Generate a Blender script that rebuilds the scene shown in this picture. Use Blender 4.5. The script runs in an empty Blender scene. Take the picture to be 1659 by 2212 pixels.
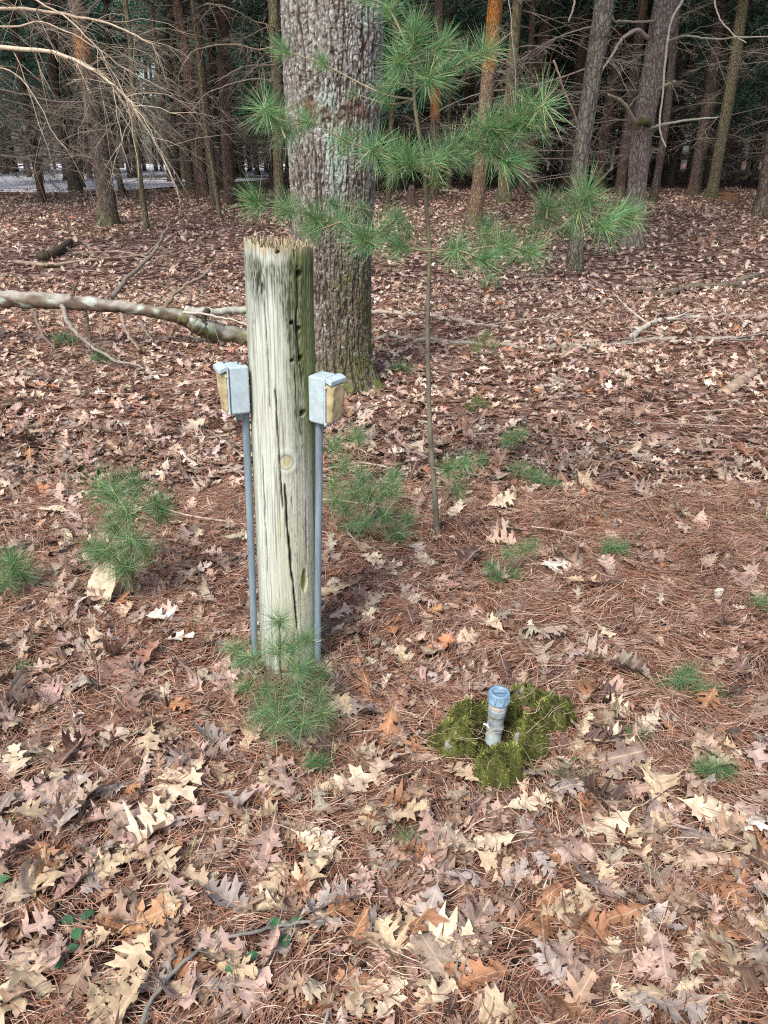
import bpy, math, numpy as np
from mathutils import Vector
R = math.radians
S = bpy.context.scene
C = S.collection
rs = np.random.RandomState(7)

# ---------------------------------------------------------------- camera, sky, sun, exposure
CAMZ, PITCH, F = 1.5, R(24.8), 1662.0          # F and picture points below are in a 1659 x 2212 frame
cam = bpy.data.cameras.new('camera'); camo = bpy.data.objects.new('camera', cam); C.objects.link(camo)
camo.location = (0, 0, CAMZ); camo.rotation_euler = (R(90) - PITCH, 0, 0)
cam.sensor_fit = 'VERTICAL'; cam.sensor_height = 24; cam.lens = 24 * F / 2212
cam.clip_start = .05; cam.clip_end = 1000
S.camera = camo
W = bpy.data.worlds.new('World'); S.world = W; W.use_nodes = True
nt = W.node_tree; bg = nt.nodes['Background']
sk = nt.nodes.new('ShaderNodeTexSky'); sk.sky_type = 'NISHITA'; sk.sun_disc = False
sk.sun_elevation = R(52); sk.sun_rotation = R(205); sk.air_density = 1.0; sk.dust_density = 3.0; sk.ozone_density = 1.0
nt.links.new(sk.outputs[0], bg.inputs[0]); bg.inputs[1].default_value = .125
sun = bpy.data.lights.new('sun', 'SUN'); sun.energy = 2.1; sun.angle = R(18); sun.color = (1, .97, .93)
suno = bpy.data.objects.new('sun', sun); C.objects.link(suno)
suno.rotation_euler = (R(38), 0, R(-25))
S.view_settings.view_transform = 'Standard'; S.view_settings.look = 'None'
S.cycles.use_denoising = False; S.cycles.filter_width = 1.15; S.view_settings.exposure = 0.95; S.view_settings.gamma = 1

# ---------------------------------------------------------------- numbers: noise, cells, ground height, picture points
_p = np.random.RandomState(3).permutation(256); _p = np.concatenate([_p, _p, _p])
_g = np.random.RandomState(4).normal(size=(256, 3)); _g /= np.linalg.norm(_g, axis=1)[:, None]
def noise(x, y, z=0.0):
    x, y, z = np.broadcast_arrays(np.asarray(x, float), np.asarray(y, float), np.asarray(z, float))
    xi, yi, zi = np.floor(x).astype(int), np.floor(y).astype(int), np.floor(z).astype(int)
    xf, yf, zf = x - xi, y - yi, z - zi
    f = lambda t: t*t*t*(t*(t*6-15)+10)
    u, v, w = f(xf), f(yf), f(zf)
    out = 0
    for a in (0, 1):
        for b in (0, 1):
            for c in (0, 1):
                h = _p[_p[_p[(xi+a) & 255] + ((yi+b) & 255)] + ((zi+c) & 255)]
                g = _g[h]
                d = g[..., 0]*(xf-a) + g[..., 1]*(yf-b) + g[..., 2]*(zf-c)
                out = out + d*(u if a else 1-u)*(v if b else 1-v)*(w if c else 1-w)
    return out * 1.4
def fbm(x, y, z=0.0, o=4):
    s, a = 0, 1
    for i in range(o):
        s = s + a*noise(x*2**i + 7.3*i, y*2**i + 3.1*i, z*2**i); a *= .5
    return s
_h = np.random.RandomState(5).rand(4096, 3)
def cells(u, v, wrap):
    """2-D cells, u wrapping at `wrap`: F1, F2, random id of the nearest cell"""
    ui, vi = np.floor(u).astype(int), np.floor(v).astype(int)
    f1 = np.full(u.shape, 9.); f2 = np.full(u.shape, 9.); idd = np.zeros(u.shape)
    for a in (-1, 0, 1):
        for b in (-1, 0, 1):
            cu, cv = ui+a, vi+b
            k = (np.mod(cu, wrap)*131 + cv*977 + 4001) % 4096
            d = np.hypot(cu + _h[k, 0] - u, cv + _h[k, 1] - v)
            near = d < f1
            f2 = np.where(near, f1, np.minimum(f2, d)); idd = np.where(near, _h[k, 2], idd); f1 = np.where(near, d, f1)
    return f1, f2, idd
def sm(a, b, x):
    t = np.clip((x-a)/(b-a), 0, 1); return t*t*(3-2*t)
def gz(x, y):
    x = np.asarray(x, float); y = np.asarray(y, float)
    t = np.clip(y-8, 0, 24)
    h = .019*t*sm(0, 5, t)
    h = h + .03*noise(x*.9, y*.9, 1.5) + .012*noise(x*3.1, y*3.1, 8.5) + sm(6, 20, y)*.09*noise(x*.25, y*.25, 4.5)
    return h - .02
def ray(px, py):
    dx, dy = (px-829.5)/F, (py-1106)/F
    cy, cz = math.cos(PITCH), math.sin(PITCH)
    return np.array([dx, cy - dy*cz, -cz - dy*cy])
def PY(px, py, Y):
    d = ray(px, py); t = Y/d[1]
    return np.array([d[0]*t, Y, CAMZ + d[2]*t])
def PG(px, py, up=0.0):
    d = ray(px, py); lo, hi = .3, 200.
    ts = np.geomspace(.5, 150, 600)
    zz = CAMZ + d[2]*ts - gz(d[0]*ts, d[1]*ts) - up
    k = np.argmax(zz < 0)
    if zz[k] >= 0: k = 599
    lo, hi = ts[max(k-1, 0)], ts[k]
    for _ in range(25):
        m = (lo+hi)/2
        if CAMZ + d[2]*m - gz(d[0]*m, d[1]*m) - up < 0: hi = m
        else: lo = m
    return np.array([d[0]*hi, d[1]*hi, CAMZ + d[2]*hi])
def mpp(p):                                     # metres per picture unit at a point
    return (p[1]*math.cos(PITCH) + (CAMZ-p[2])*math.sin(PITCH))/F

# ---------------------------------------------------------------- building helpers
class MB:
    def __init__(s): s.v = []; s.f = {}; s.c = []; s.n = 0
    def add(s, V, Fs, col=None):
        V = np.asarray(V, float).reshape(-1, 3)
        for f in (Fs if isinstance(Fs, list) else [Fs]):
            f = np.asarray(f, int); s.f.setdefault(f.shape[1], []).append(f + s.n)
        s.v.append(V); s.n += len(V)
        c = np.ones((len(V), 4)); c[:, :3] = col if col is not None else (.5, .5, .5); s.c.append(c)
        return s
    def mesh(s, name, mat, uv=None, smooth=True):
        me = bpy.data.meshes.new(name)
        V = np.concatenate(s.v)
        me.vertices.add(len(V)); me.vertices.foreach_set('co', V.astype(np.float32).ravel())
        idx = []; st = []; tot = []; o = 0
        for k, l in s.f.items():
            a = np.concatenate(l); idx.append(a.ravel()); n = len(a)
            st.append(o + np.arange(n)*k); o += n*k
        idx = np.concatenate(idx)
        me.loops.add(len(idx)); me.loops.foreach_set('vertex_index', idx.astype(np.int32))
        st = np.concatenate(st)
        me.polygons.add(len(st)); me.polygons.foreach_set('loop_start', st.astype(np.int32))
        me.polygons.foreach_set('use_smooth', np.full(len(st), smooth))
        at = me.color_attributes.new('Col', 'FLOAT_COLOR', 'POINT')
        at.data.foreach_set('color', np.concatenate(s.c).astype(np.float32).ravel())
        if uv is not None:
            l = me.uv_layers.new(name='UVMap'); l.data.foreach_set('uv', uv[idx].astype(np.float32).ravel())
        me.materials.append(mat); me.update(calc_edges=True); me.validate()
        return me
def put(name, me, parent=None, loc=None, rot=None, scale=None):
    o = bpy.data.objects.new(name, me); C.objects.link(o)
    if parent is not None: o.parent = parent
    if loc is not None: o.location = tuple(loc)
    if rot is not None: o.rotation_euler = rot
    if scale is not None: o.scale = (scale,)*3 if np.isscalar(scale) else scale
    return o
def tag(o, label=None, cat=None, group=None, kind=None):
    if label: o['label'] = label
    if cat: o['category'] = cat
    if group: o['group'] = group
    if kind: o['kind'] = kind
    return o
def empty(name, loc, label, cat, group=None):
    o = bpy.data.objects.new(name, None); C.objects.link(o); o.location = tuple(loc); o.empty_display_size = .1
    return tag(o, label, cat, group)
def spline(P, n):
    """smooth curve through points (Catmull-Rom)"""
    P = np.asarray(P, float)
    Q = np.vstack([2*P[0]-P[1], P, 2*P[-1]-P[-2]])
    t = np.linspace(0, len(P)-1-1e-6, n); i = t.astype(int); t = (t-i)[:, None]
    a, b, c, d = Q[i], Q[i+1], Q[i+2], Q[i+3]
    return .5*(2*b + (c-a)*t + (2*a-5*b+4*c-d)*t*t + (3*b-a-3*c+d)*t**3)
def tube(P, r, k=6):
    P = np.asarray(P, float); n = len(P); r = np.broadcast_to(r, (n,))
    T = np.gradient(P, axis=0); T /= np.linalg.norm(T, axis=1)[:, None] + 1e-9
    up = np.array([0, 0, 1.]) if abs(T[:, 2]).mean() < .8 else np.array([1., 0, 0])
    A = np.cross(T, up); A /= np.linalg.norm(A, axis=1)[:, None] + 1e-9
    B = np.cross(T, A)
    th = np.arange(k)*2*np.pi/k
    V = P[:, None] + r[:, None, None]*(A[:, None]*np.cos(th)[None, :, None] + B[:, None]*np.sin(th)[None, :, None])
    V = np.vstack([V.reshape(-1, 3), P[:1], P[-1:]])
    i, j = np.meshgrid(np.arange(n-1), np.arange(k), indexing='ij'); i = i.ravel(); j = j.ravel(); j2 = (j+1) % k
    Fq = np.stack([i*k+j, (i+1)*k+j, (i+1)*k+j2, i*k+j2], 1)
    jj = np.arange(k)
    Ft = np.vstack([np.stack([np.full(k, n*k), jj, (jj+1) % k], 1), np.stack([np.full(k, n*k+1), (n-1)*k+(jj+1) % k, (n-1)*k+jj], 1)])
    return V, [Fq, Ft]
def box(cx, cy, cz, sx, sy, sz, bv=0.0):
    """box with chamfered edges"""
    if bv <= 0:
        V = np.array([(x, y, z) for x in (-1, 1) for y in (-1, 1) for z in (-1, 1)])*np.array([sx, sy, sz])/2 + (cx, cy, cz)
        return V, [np.array([[0, 1, 3, 2], [4, 6, 7, 5], [0, 4, 5, 1], [2, 3, 7, 6], [0, 2, 6, 4], [1, 5, 7, 3]])]
    prof = []
    for (qx, qy, a0) in ((1, 1, 0), (-1, 1, 90), (-1, -1, 180), (1, -1, 270)):
        for a in (0, 30, 60, 90):
            prof.append((qx*(sx/2-bv)+bv*math.cos(R(a0+a)), qy*(sy/2-bv)+bv*math.sin(R(a0+a))))
    prof = np.array(prof); m = len(prof)
    rings = []
    for (z, s) in ((-sz/2, .35), (-sz/2+bv*.35, .12), (-sz/2+bv, 0), (sz/2-bv, 0), (sz/2-bv*.35, .12), (sz/2, .35)):
        q = prof.copy(); q[:, 0] -= np.sign(q[:, 0])*bv*s*2; q[:, 1] -= np.sign(q[:, 1])*bv*s*2
        rings.append(np.column_stack([q, np.full(m, z)]))
    V = np.vstack(rings) + (cx, cy, cz)
    j = np.arange(m); Fq = np.vstack([np.stack([i*m+j, i*m+(j+1) % m, (i+1)*m+(j+1) % m, (i+1)*m+j], 1) for i in range(5)])
    return V, [Fq, np.array([list(range(m-1, -1, -1))]), np.array([[5*m+q for q in range(m)]])]
def lathe(prof, k=28, cx=0, cy=0):
    th = np.arange(k)*2*np.pi/k
    V = np.vstack([np.column_stack([cx+r*np.cos(th), cy+r*np.sin(th), np.full(k, z)]) for r, z in prof])
    j = np.arange(k); Fq = np.vstack([np.stack([i*k+j, i*k+(j+1) % k, (i+1)*k+(j+1) % k, (i+1)*k+j], 1) for i in range(len(prof)-1)])
    return V, [Fq]

# ---------------------------------------------------------------- materials
def mat(name, rough=.85, col=None, attr=True, bump=None, var=None, spec=.3, sheen=0, trans=0):
    """attr: base colour comes from the vertex colours; var=(scale, amount); bump=(scale, strength, dist)"""
    m = bpy.data.materials.new(name); m.use_nodes = True; t = m.node_tree; N = t.nodes; L = t.links
    b = N['Principled BSDF']; b.inputs['Roughness'].default_value = rough; b.inputs['Specular IOR Level'].default_value = spec
    if attr:
        a = N.new('ShaderNodeAttribute'); a.attribute_name = 'Col'; src = a.outputs['Color']
    else:
        a = N.new('ShaderNodeRGB'); a.outputs[0].default_value = (*col, 1); src = a.outputs[0]
    tc = N.new('ShaderNodeTexCoord')
    if var:
        mp = N.new('ShaderNodeMapping'); L.new(tc.outputs['Object'], mp.inputs[0])
        mp.inputs['Scale'].default_value = var[0] if not np.isscalar(var[0]) else (var[0],)*3
        n = N.new('ShaderNodeTexNoise'); n.inputs['Scale'].default_value = 1; n.inputs['Detail'].default_value = 6
        n.inputs['Roughness'].default_value = .65; L.new(mp.outputs[0], n.inputs[0])
        mr = N.new('ShaderNodeMapRange'); L.new(n.outputs[0], mr.inputs[0])
        mr.inputs[1].default_value = .3; mr.inputs[2].default_value = .7
        mr.inputs[3].default_value = 1-var[1]; mr.inputs[4].default_value = 1+var[1]
        mx = N.new('ShaderNodeVectorMath'); mx.operation = 'SCALE'; L.new(src, mx.inputs[0]); L.new(mr.outputs[0], mx.inputs['Scale'])
        src = mx.outputs[0]
    L.new(src, b.inputs['Base Color'])
    if bump:
        mp = N.new('ShaderNodeMapping'); L.new(tc.outputs['Object'], mp.inputs[0])
        mp.inputs['Scale'].default_value = bump[0] if not np.isscalar(bump[0]) else (bump[0],)*3
        n = N.new('ShaderNodeTexNoise'); n.inputs['Scale'].default_value = 1; n.inputs['Detail'].default_value = 5; L.new(mp.outputs[0], n.inputs[0])
        bp = N.new('ShaderNodeBump'); bp.inputs['Strength'].default_value = bump[1]; bp.inputs['Distance'].default_value = bump[2]
        L.new(n.outputs[0], bp.inputs['Height']); L.new(bp.outputs[0], b.inputs['Normal'])
    if trans:
        tr = N.new('ShaderNodeBsdfTranslucent'); L.new(src, tr.inputs[0]); ms = N.new('ShaderNodeMixShader'); ms.inputs[0].default_value = trans
        L.new(b.outputs[0], ms.inputs[1]); L.new(tr.outputs[0], ms.inputs[2]); L.new(ms.outputs[0], N['Material Output'].inputs[0])
    return m
def bark_mat(name, sx, sz, amount, dist):
    """vertex colour times stretched, ridged plates"""
    m = bpy.data.materials.new(name); m.use_nodes = True; t = m.node_tree; N = t.nodes; L = t.links
    b = N['Principled BSDF']; b.inputs['Roughness'].default_value = .92; b.inputs['Specular IOR Level'].default_value = .15
    a = N.new('ShaderNodeAttribute'); a.attribute_name = 'Col'; tc = N.new('ShaderNodeTexCoord')
    mp = N.new('ShaderNodeMapping'); L.new(tc.outputs['Object'], mp.inputs[0]); mp.inputs['Scale'].default_value = (sx, sx, sz)
    nz = N.new('ShaderNodeTexNoise'); nz.inputs['Scale'].default_value = .7; L.new(mp.outputs[0], nz.inputs[0])
    ad = N.new('ShaderNodeVectorMath'); ad.operation = 'MULTIPLY_ADD'; L.new(nz.outputs['Color'], ad.inputs[0]); ad.inputs[1].default_value = (1.3,)*3
    L.new(mp.outputs[0], ad.inputs[2])
    v = N.new('ShaderNodeTexVoronoi'); v.feature = 'DISTANCE_TO_EDGE'; v.inputs['Scale'].default_value = 1; L.new(ad.outputs[0], v.inputs[0])
    n2 = N.new('ShaderNodeTexNoise'); n2.inputs['Scale'].default_value = 3; n2.inputs['Detail'].default_value = 7; L.new(mp.outputs[0], n2.inputs[0])
    mr = N.new('ShaderNodeMapRange'); L.new(v.outputs[0], mr.inputs[0]); mr.inputs[1].default_value = 0; mr.inputs[2].default_value = .18
    mr.inputs[3].default_value = 1-amount; mr.inputs[4].default_value = 1.05
    mr2 = N.new('ShaderNodeMapRange'); L.new(n2.outputs[0], mr2.inputs[0]); mr2.inputs[1].default_value = .3; mr2.inputs[2].default_value = .7
    mr2.inputs[3].default_value = .6; mr2.inputs[4].default_value = 1.45
    mu = N.new('ShaderNodeMath'); mu.operation = 'MULTIPLY'; L.new(mr.outputs[0], mu.inputs[0]); L.new(mr2.outputs[0], mu.inputs[1])
    sc = N.new('ShaderNodeVectorMath'); sc.operation = 'SCALE'; L.new(a.outputs['Color'], sc.inputs[0]); L.new(mu.outputs[0], sc.inputs['Scale'])
    L.new(sc.outputs[0], b.inputs['Base Color'])
    bp = N.new('ShaderNodeBump'); bp.inputs['Strength'].default_value = .9; bp.inputs['Distance'].default_value = dist
    L.new(mu.outputs[0], bp.inputs['Height']); L.new(bp.outputs[0], b.inputs['Normal'])
    return m
def leaf_mat():
    m = mat('dry_leaf', .62, var=(34, .38), spec=.35, trans=.12); t = m.node_tree; N = t.nodes; L = t.links
    b = N['Principled BSDF']
    src = b.inputs['Base Color'].links[0].from_socket
    uv = N.new('ShaderNodeUVMap'); sp = N.new('ShaderNodeSeparateXYZ'); L.new(uv.outputs[0], sp.inputs[0])
    def M(op, a, bb=None, c=None):
        n = N.new('ShaderNodeMath'); n.operation = op
        for i, q in enumerate((a, bb, c)):
            if q is None: continue
            if isinstance(q, (int, float)): n.inputs[i].default_value = q
            else: L.new(q, n.inputs[i])
        return n.outputs[0]
    ax = M('ABSOLUTE', sp.outputs[1])
    mid = M('LESS_THAN', ax, .012)
    ph = M('MULTIPLY', M('SUBTRACT', sp.outputs[0], M('MULTIPLY', ax, .8)), 9.0)
    side = M('LESS_THAN', M('ABSOLUTE', M('SUBTRACT', M('FRACT', ph), .5)), .045)
    v = M('MAXIMUM', mid, M('MULTIPLY', side, .6))
    mx = N.new('ShaderNodeMix'); mx.data_type = 'RGBA'
    L.new(M('MULTIPLY', v, .45), mx.inputs[0]); L.new(src, mx.inputs[6]); mx.inputs[7].default_value = (.62, .47, .3, 1)
    L.new(mx.outputs[2], b.inputs['Base Color'])
    bp = N.new('ShaderNodeBump'); bp.inputs['Strength'].default_value = .5; bp.inputs['Distance'].default_value = .002
    L.new(v, bp.inputs['Height']); L.new(bp.outputs[0], b.inputs['Normal'])
    return m
M_leaf = leaf_mat()
M_needle = mat('dry_needle', .6, spec=.3)
M_green = mat('green_needle', .5, spec=.4, trans=.2)
M_twig = mat('twig_bark', .85, var=((20, 20, 20), .3), spec=.2)
M_bark = bark_mat('pine_bark', 22, 8, .6, .012)
M_barkfar = bark_mat('far_bark', 12, 4, .5, .015)
M_bigbark = mat('old_bark', .92, var=(60, .25), bump=(150, .5, .003), spec=.15)
M_wood = mat('weathered_wood', .88, var=((90, 90, 9), .16), bump=((220, 220, 14), .5, .0015), spec=.15)
M_log = mat('log_bark', .9, var=((14, 14, 14), .35), bump=(50, .6, .006), spec=.15)
M_metal = mat('painted_metal', .5, attr=False, col=(.42, .51, .54), var=(40, .16), bump=(260, .12, .0006), spec=.45)
M_pipe = mat('grey_conduit', .42, attr=False, col=(.19, .25, .29), var=((50, 50, 9), .25), bump=(90, .2, .0008), spec=.5)
M_galv = mat('galvanised_pipe', .5, var=((60, 60, 40), .28), bump=(190, .4, .001), spec=.5)
M_yellow = mat('yellowed_plastic', .35, attr=False, col=(.46, .38, .21), var=(35, .35), bump=(25, .4, .004), spec=.5)
M_screw = mat('screw_metal', .4, attr=False, col=(.42, .42, .40), spec=.5)
M_dark = mat('dark_inside', .9, attr=False, col=(.02, .018, .015), spec=.1)
M_moss = mat('moss', .8, var=(40, .3), spec=.15, trans=.15)
M_conc = mat('old_concrete', .92, var=(30, .25), bump=(90, .7, .004), spec=.15)
M_crown = mat('pine_foliage', .7, spec=.15, trans=.1)

def ground_mat():
    m = bpy.data.materials.new('forest_floor'); m.use_nodes = True; t = m.node_tree; N = t.nodes; L = t.links
    b = N['Principled BSDF']; b.inputs['Roughness'].default_value = .95; b.inputs['Specular IOR Level'].default_value = .1
    tc = N.new('ShaderNodeTexCoord'); nz = N.new('ShaderNodeTexNoise'); nz.inputs['Scale'].default_value = 9; nz.inputs['Detail'].default_value = 3
    L.new(tc.outputs['Object'], nz.inputs[0])
    ad = N.new('ShaderNodeVectorMath'); ad.operation = 'MULTIPLY_ADD'; L.new(nz.outputs['Color'], ad.inputs[0]); ad.inputs[1].default_value = (.25,)*3
    L.new(tc.outputs['Object'], ad.inputs[2])
    v = N.new('ShaderNodeTexVoronoi'); v.inputs['Scale'].default_value = 13; L.new(ad.outputs[0], v.inputs[0])
    sp = N.new('ShaderNodeSeparateColor'); L.new(v.outputs['Color'], sp.inputs[0])
    cr = N.new('ShaderNodeValToRGB'); e = cr.color_ramp.elements
    e[0].position = 0; e[0].color = (.025, .014, .011, 1); e[1].position = 1; e[1].color = (.46, .33, .27, 1)
    for p, c in ((.35, (.065, .036, .028)), (.6, (.16, .085, .062)), (.85, (.30, .19, .15))):
        q = e.new(p); q.color = (*c, 1)
    L.new(sp.outputs[0], cr.inputs[0])
    n2 = N.new('ShaderNodeTexNoise'); n2.inputs['Scale'].default_value = 60; n2.inputs['Detail'].default_value = 6; L.new(tc.outputs['Object'], n2.inputs[0])
    mr = N.new('ShaderNodeMapRange'); L.new(n2.outputs[0], mr.inputs[0]); mr.inputs[1].default_value = .3; mr.inputs[2].default_value = .7
    mr.inputs[3].default_value = .45; mr.inputs[4].default_value = 1.3
    sc = N.new('ShaderNodeVectorMath'); sc.operation = 'SCALE'; L.new(cr.outputs[0], sc.inputs[0]); L.new(mr.outputs[0], sc.inputs['Scale'])
    L.new(sc.outputs[0], b.inputs['Base Color'])
    bp = N.new('ShaderNodeBump'); bp.inputs['Strength'].default_value = 1; bp.inputs['Distance'].default_value = .02
    L.new(sp.outputs[1], bp.inputs['Height']); L.new(bp.outputs[0], b.inputs['Normal'])
    return m

# ---------------------------------------------------------------- ground
def ground():
    xs = np.sinh(np.linspace(-5.6, 5.6, 321))*1.2; ys = np.sinh(np.linspace(-4.2, 5.7, 400))*1.1 + 3
    X, Y = np.meshgrid(xs, ys, indexing='ij')
    V = np.column_stack([X.ravel(), Y.ravel(), gz(X, Y).ravel()])
    n, m = X.shape; i, j = np.meshgrid(np.arange(n-1), np.arange(m-1), indexing='ij'); i = i.ravel(); j = j.ravel()
    Fq = np.stack([i*m+j, (i+1)*m+j, (i+1)*m+j+1, i*m+j+1], 1)
    o = put('ground', MB().add(V, Fq).mesh('ground', ground_mat())); tag(o, kind='structure')
    # pale clearing beyond the trees at the left
    xs = np.linspace(-60, 34, 95); ys = np.linspace(30, 130, 90); X, Y = np.meshgrid(xs, ys, indexing='ij')
    V = np.column_stack([X.ravel(), (Y + 3*noise(X*.1, 0.5) + np.maximum(X+11, 0)**2*.45).ravel(), 0*X.ravel()])
    V[:, 2] = gz(V[:, 0], V[:, 1]) + .03
    n, m = X.shape; i, j = np.meshgrid(np.arange(n-1), np.arange(m-1), indexing='ij'); i = i.ravel(); j = j.ravel()
    Fq = np.stack([i*m+j, (i+1)*m+j, (i+1)*m+j+1, i*m+j+1], 1)
    o = put('field', MB().add(V, Fq).mesh('field', mat('pale_field', .9, attr=False, col=(.60, .59, .63), var=(.8, .4)))); tag(o, kind='structure')
ground()

# ---------------------------------------------------------------- oak leaves
def leaf_shape(seed, ns, full=True):
    """outline of a lobed oak leaf of length 1: verts (x along midrib, y across), quads, uv"""
    r = np.random.RandomState(seed)
    kind = (0 if seed % 12 == 0 else 1 if seed % 12 in (1, 7) else 9) if seed >= 100 else 9                        # 0 smooth oval leaf, 1 torn leaf, else lobed
    nl = r.choice([3, 3, 4, 4, 5]) if seed >= 100 else r.choice([3, 4, 4])
    wide = r.uniform(.25, .40)
    tips = np.linspace(.26, .86, nl) + r.uniform(-.03, .03, nl)
    sides = []
    for sd in (1, -1):
        ts = [0., .10]; ws = [.012, .012 if full else .02]; fw = [0., 0.]
        for k in range(nl):
            a = wide*(1-1.5*abs(tips[k]-.55)**1.5*1.9)*r.uniform(.8, 1.12)
            h = .42*(tips[1]-tips[0]) if full else .055
            lo = .050 + .045*r.rand() + .02*(k == 1)
            if full:
                ts += [tips[k]-h*.75, tips[k]-h*.48, tips[k]-h*.34, tips[k]-h*.10, tips[k]+h*.12, tips[k]+h*.30, tips[k]+h*.50, tips[k]+h*.98]
                ws += [lo*1.15, a*.42, a*.82, a*.70, a*1.06, a*.55, lo*1.5, lo]
                fw += [.01, .0, .0, .04, .13*a/.3, .10, .05, .01]
            else:
                ts += [tips[k]-h, tips[k]]; ws += [lo, a]; fw += [0, .06]
        ts += [.965, 1.0]; ws += [.05, .004]; fw += [0.02, .02]
        sides.append((np.array(ts), np.array(ws), np.array(fw)))
    if kind == 0:
        sides = [(t, (.20+.05*r.rand())*np.sin(np.clip(t, 0.02, .985)*np.pi)**.75+.006*np.sin(t*60), f*0+.02) for t, w, f in sides]
        sides[1] = (sides[0][0], sides[1][1], sides[1][2])
    n = len(sides[0][0]); tm = (sides[0][0])
    if kind == 1: n = int(n*r.uniform(.55, .8))
    rows = []
    for i in range(n):
        t = tm[i]
        row = [(t, 0)]
        L_, R_ = sides
        for s, (ts, ws, fw) in zip((1, -1), sides):
            row.append((t + fw[i]*.5, s*ws[i]*.5)); row.append((t + fw[i], s*ws[i]))
        rows.append(row)                         # mid, lhalf, ledge, rhalf, redge
    V = np.array(rows).reshape(-1, 2)
    i = np.arange(n-1)*5; q = []
    for a, b in ((0, 1), (1, 2)): q.append(np.stack([i+a, i+5+a, i+5+b, i+b], 1))
    for a, b in ((0, 3), (3, 4)): q.append(np.stack([i+a, i+b, i+5+b, i+5+a], 1))
    return V, np.vstack(q)
def curl(V2, r, amt=1.0):
    """bends a flat unit leaf; returns 3-D verts centred on the origin"""
    x, y = V2[:, 0]-.5, V2[:, 1]
    k1 = r.normal(0, 1.2)*amt; k2 = r.normal(0, 2.0)*amt; tw = r.normal(0, 1.1)*amt; fold = abs(r.normal(0, .4))*amt
    z = k1*x*x*.6 + k2*y*y + fold*np.abs(y) + tw*x*y + .10*amt*noise(x*5+r.rand()*50, y*5, 2.2)
    z = z + .5*amt*r.rand()*np.maximum(0, np.abs(y)-.15)*np.sin(x*14+r.rand()*6)
    s = 1/(1+.6*np.abs(z))
    return np.column_stack([x*s, y*s, z - z.mean()])
PAL = np.array([(.52, .385, .285), (.43, .305, .235), (.62, .49, .38), (.31, .19, .14), (.41, .31, .25), (.24, .13, .09), (.49, .35, .275), (.34, .27, .22), (.54, .37, .29), (.38, .17, .085), (.70, .60, .51), (.15, .09, .075)])
PW = np.array([.13, .14, .07, .15, .09, .13, .08, .06, .05, .04, .02, .10]); PW = PW/PW.sum()
def rotm(yaw, p, q):
    cy, sy, cp, sp_, cq, sq = np.cos(yaw), np.sin(yaw), np.cos(p), np.sin(p), np.cos(q), np.sin(q)
    Z = np.zeros_like(yaw); O = Z+1
    A = np.stack([cy, -sy, Z, sy, cy, Z, Z, Z, O], -1).reshape(-1, 3, 3)
    B = np.stack([cp, Z, sp_, Z, O, Z, -sp_, Z, cp], -1).reshape(-1, 3, 3)
    D = np.stack([O, Z, Z, Z, cq, -sq, Z, sq, cq], -1).reshape(-1, 3, 3)
    return A @ B @ D
def keep_clear(x, y):
    """true where nothing thick stands (post, big tree, pipe, moss block)"""
    ok = np.hypot(x-POST[0], y-POST[1]) > .11
    ok &= np.hypot(x-BIG[0], y-BIG[1]) > .33
    ok &= np.hypot(x-PIPE[0], (y-PIPE[1])*1.0) > .15
    return ok
POST = PG(620, 1465); POST[1] += .09
BIG = PG(716, 850); BIG[1] += .15
PIPE = PG(1064, 1606)
def scatter_leaves(n, area, size, full, amt, seed, lift, tilt):
    r = np.random.RandomState(seed)
    x, y = area(r, n); ok = keep_clear(x, y)
    # more bare needle mat in some patches
    pat = noise(x*.8, y*.8, 9.1) + .5*noise(x*2.3, y*2.3, 5.1)
    bare = .72*np.exp(-((y-2.85)/.7)**2)*np.exp(-((x-1.1)/1.1)**2)
    ok &= r.rand(n) > np.clip(.16 + 1.15*pat, 0, .85)
    ok &= r.rand(n) > bare
    x, y = x[ok], y[ok]; n = len(x)
    s = size(r, n); yaw = r.rand(n)*6.283; p = r.normal(0, tilt, n); q = r.normal(0, tilt, n)
    q = np.where(r.rand(n) < .25, q+np.pi, q)
    Rm = rotm(yaw, p, q)
    pick = r.choice(len(PAL), n, p=PW)
    col = PAL[pick]*(r.uniform(.52, 1.08, (n, 1)) if full else r.uniform(.70, 1.35, (n, 1)))*(1+.22*noise(x*1.7, y*1.7, 2.8))[:, None]*r.uniform(.93, 1.07, (n, 3))
    z = gz(x, y) + lift(r, n) + .25*s*np.abs(np.sin(p)) + .15*s*np.abs(np.sin(q))
    mb = MB(); uvs = []
    nv = 48 if full else 24
    var = r.randint(0, nv, n); s = np.where((100+var % 24) % 12 == 0, np.minimum(s*.65, .07), s)
    for k in range(nv):
        V2, Fq = leaf_shape(100+k % 24, 0, full); V3 = curl(V2, np.random.RandomState(500+k), amt)
        idx = np.where(var == k)[0]
        if len(idx) == 0: continue
        m = len(V3)
        Vw = np.einsum('nij,mj->nmi', Rm[idx], V3)*s[idx][:, None, None] + np.column_stack([x, y, z])[idx][:, None]
        Fw = (Fq[None] + (np.arange(len(idx))*m)[:, None, None]).reshape(-1, 4)
        mb.add(Vw.reshape(-1, 3), Fw, np.repeat(col[idx], m, 0)); uvs.append(np.tile(V2 if full else V2+(0, .03), (len(idx), 1)))
    return mb, np.concatenate(uvs)
def fan(y0, y1, half=.62, pad=.35):
    def f(r, n):
        y = np.sqrt(r.uniform((y0+.3)**2, (y1+.3)**2, n))-.3
        x = r.uniform(-1, 1, n)*(half*y+pad); return x, y
    return f
def leaves_stuff(name, *a):
    mb, uv = scatter_leaves(*a); o = put(name, mb.mesh(name, M_leaf, uv)); return o
nearA = lambda r, n: np.clip(r.lognormal(math.log(.068), .48, n), .022, .17)
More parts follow.
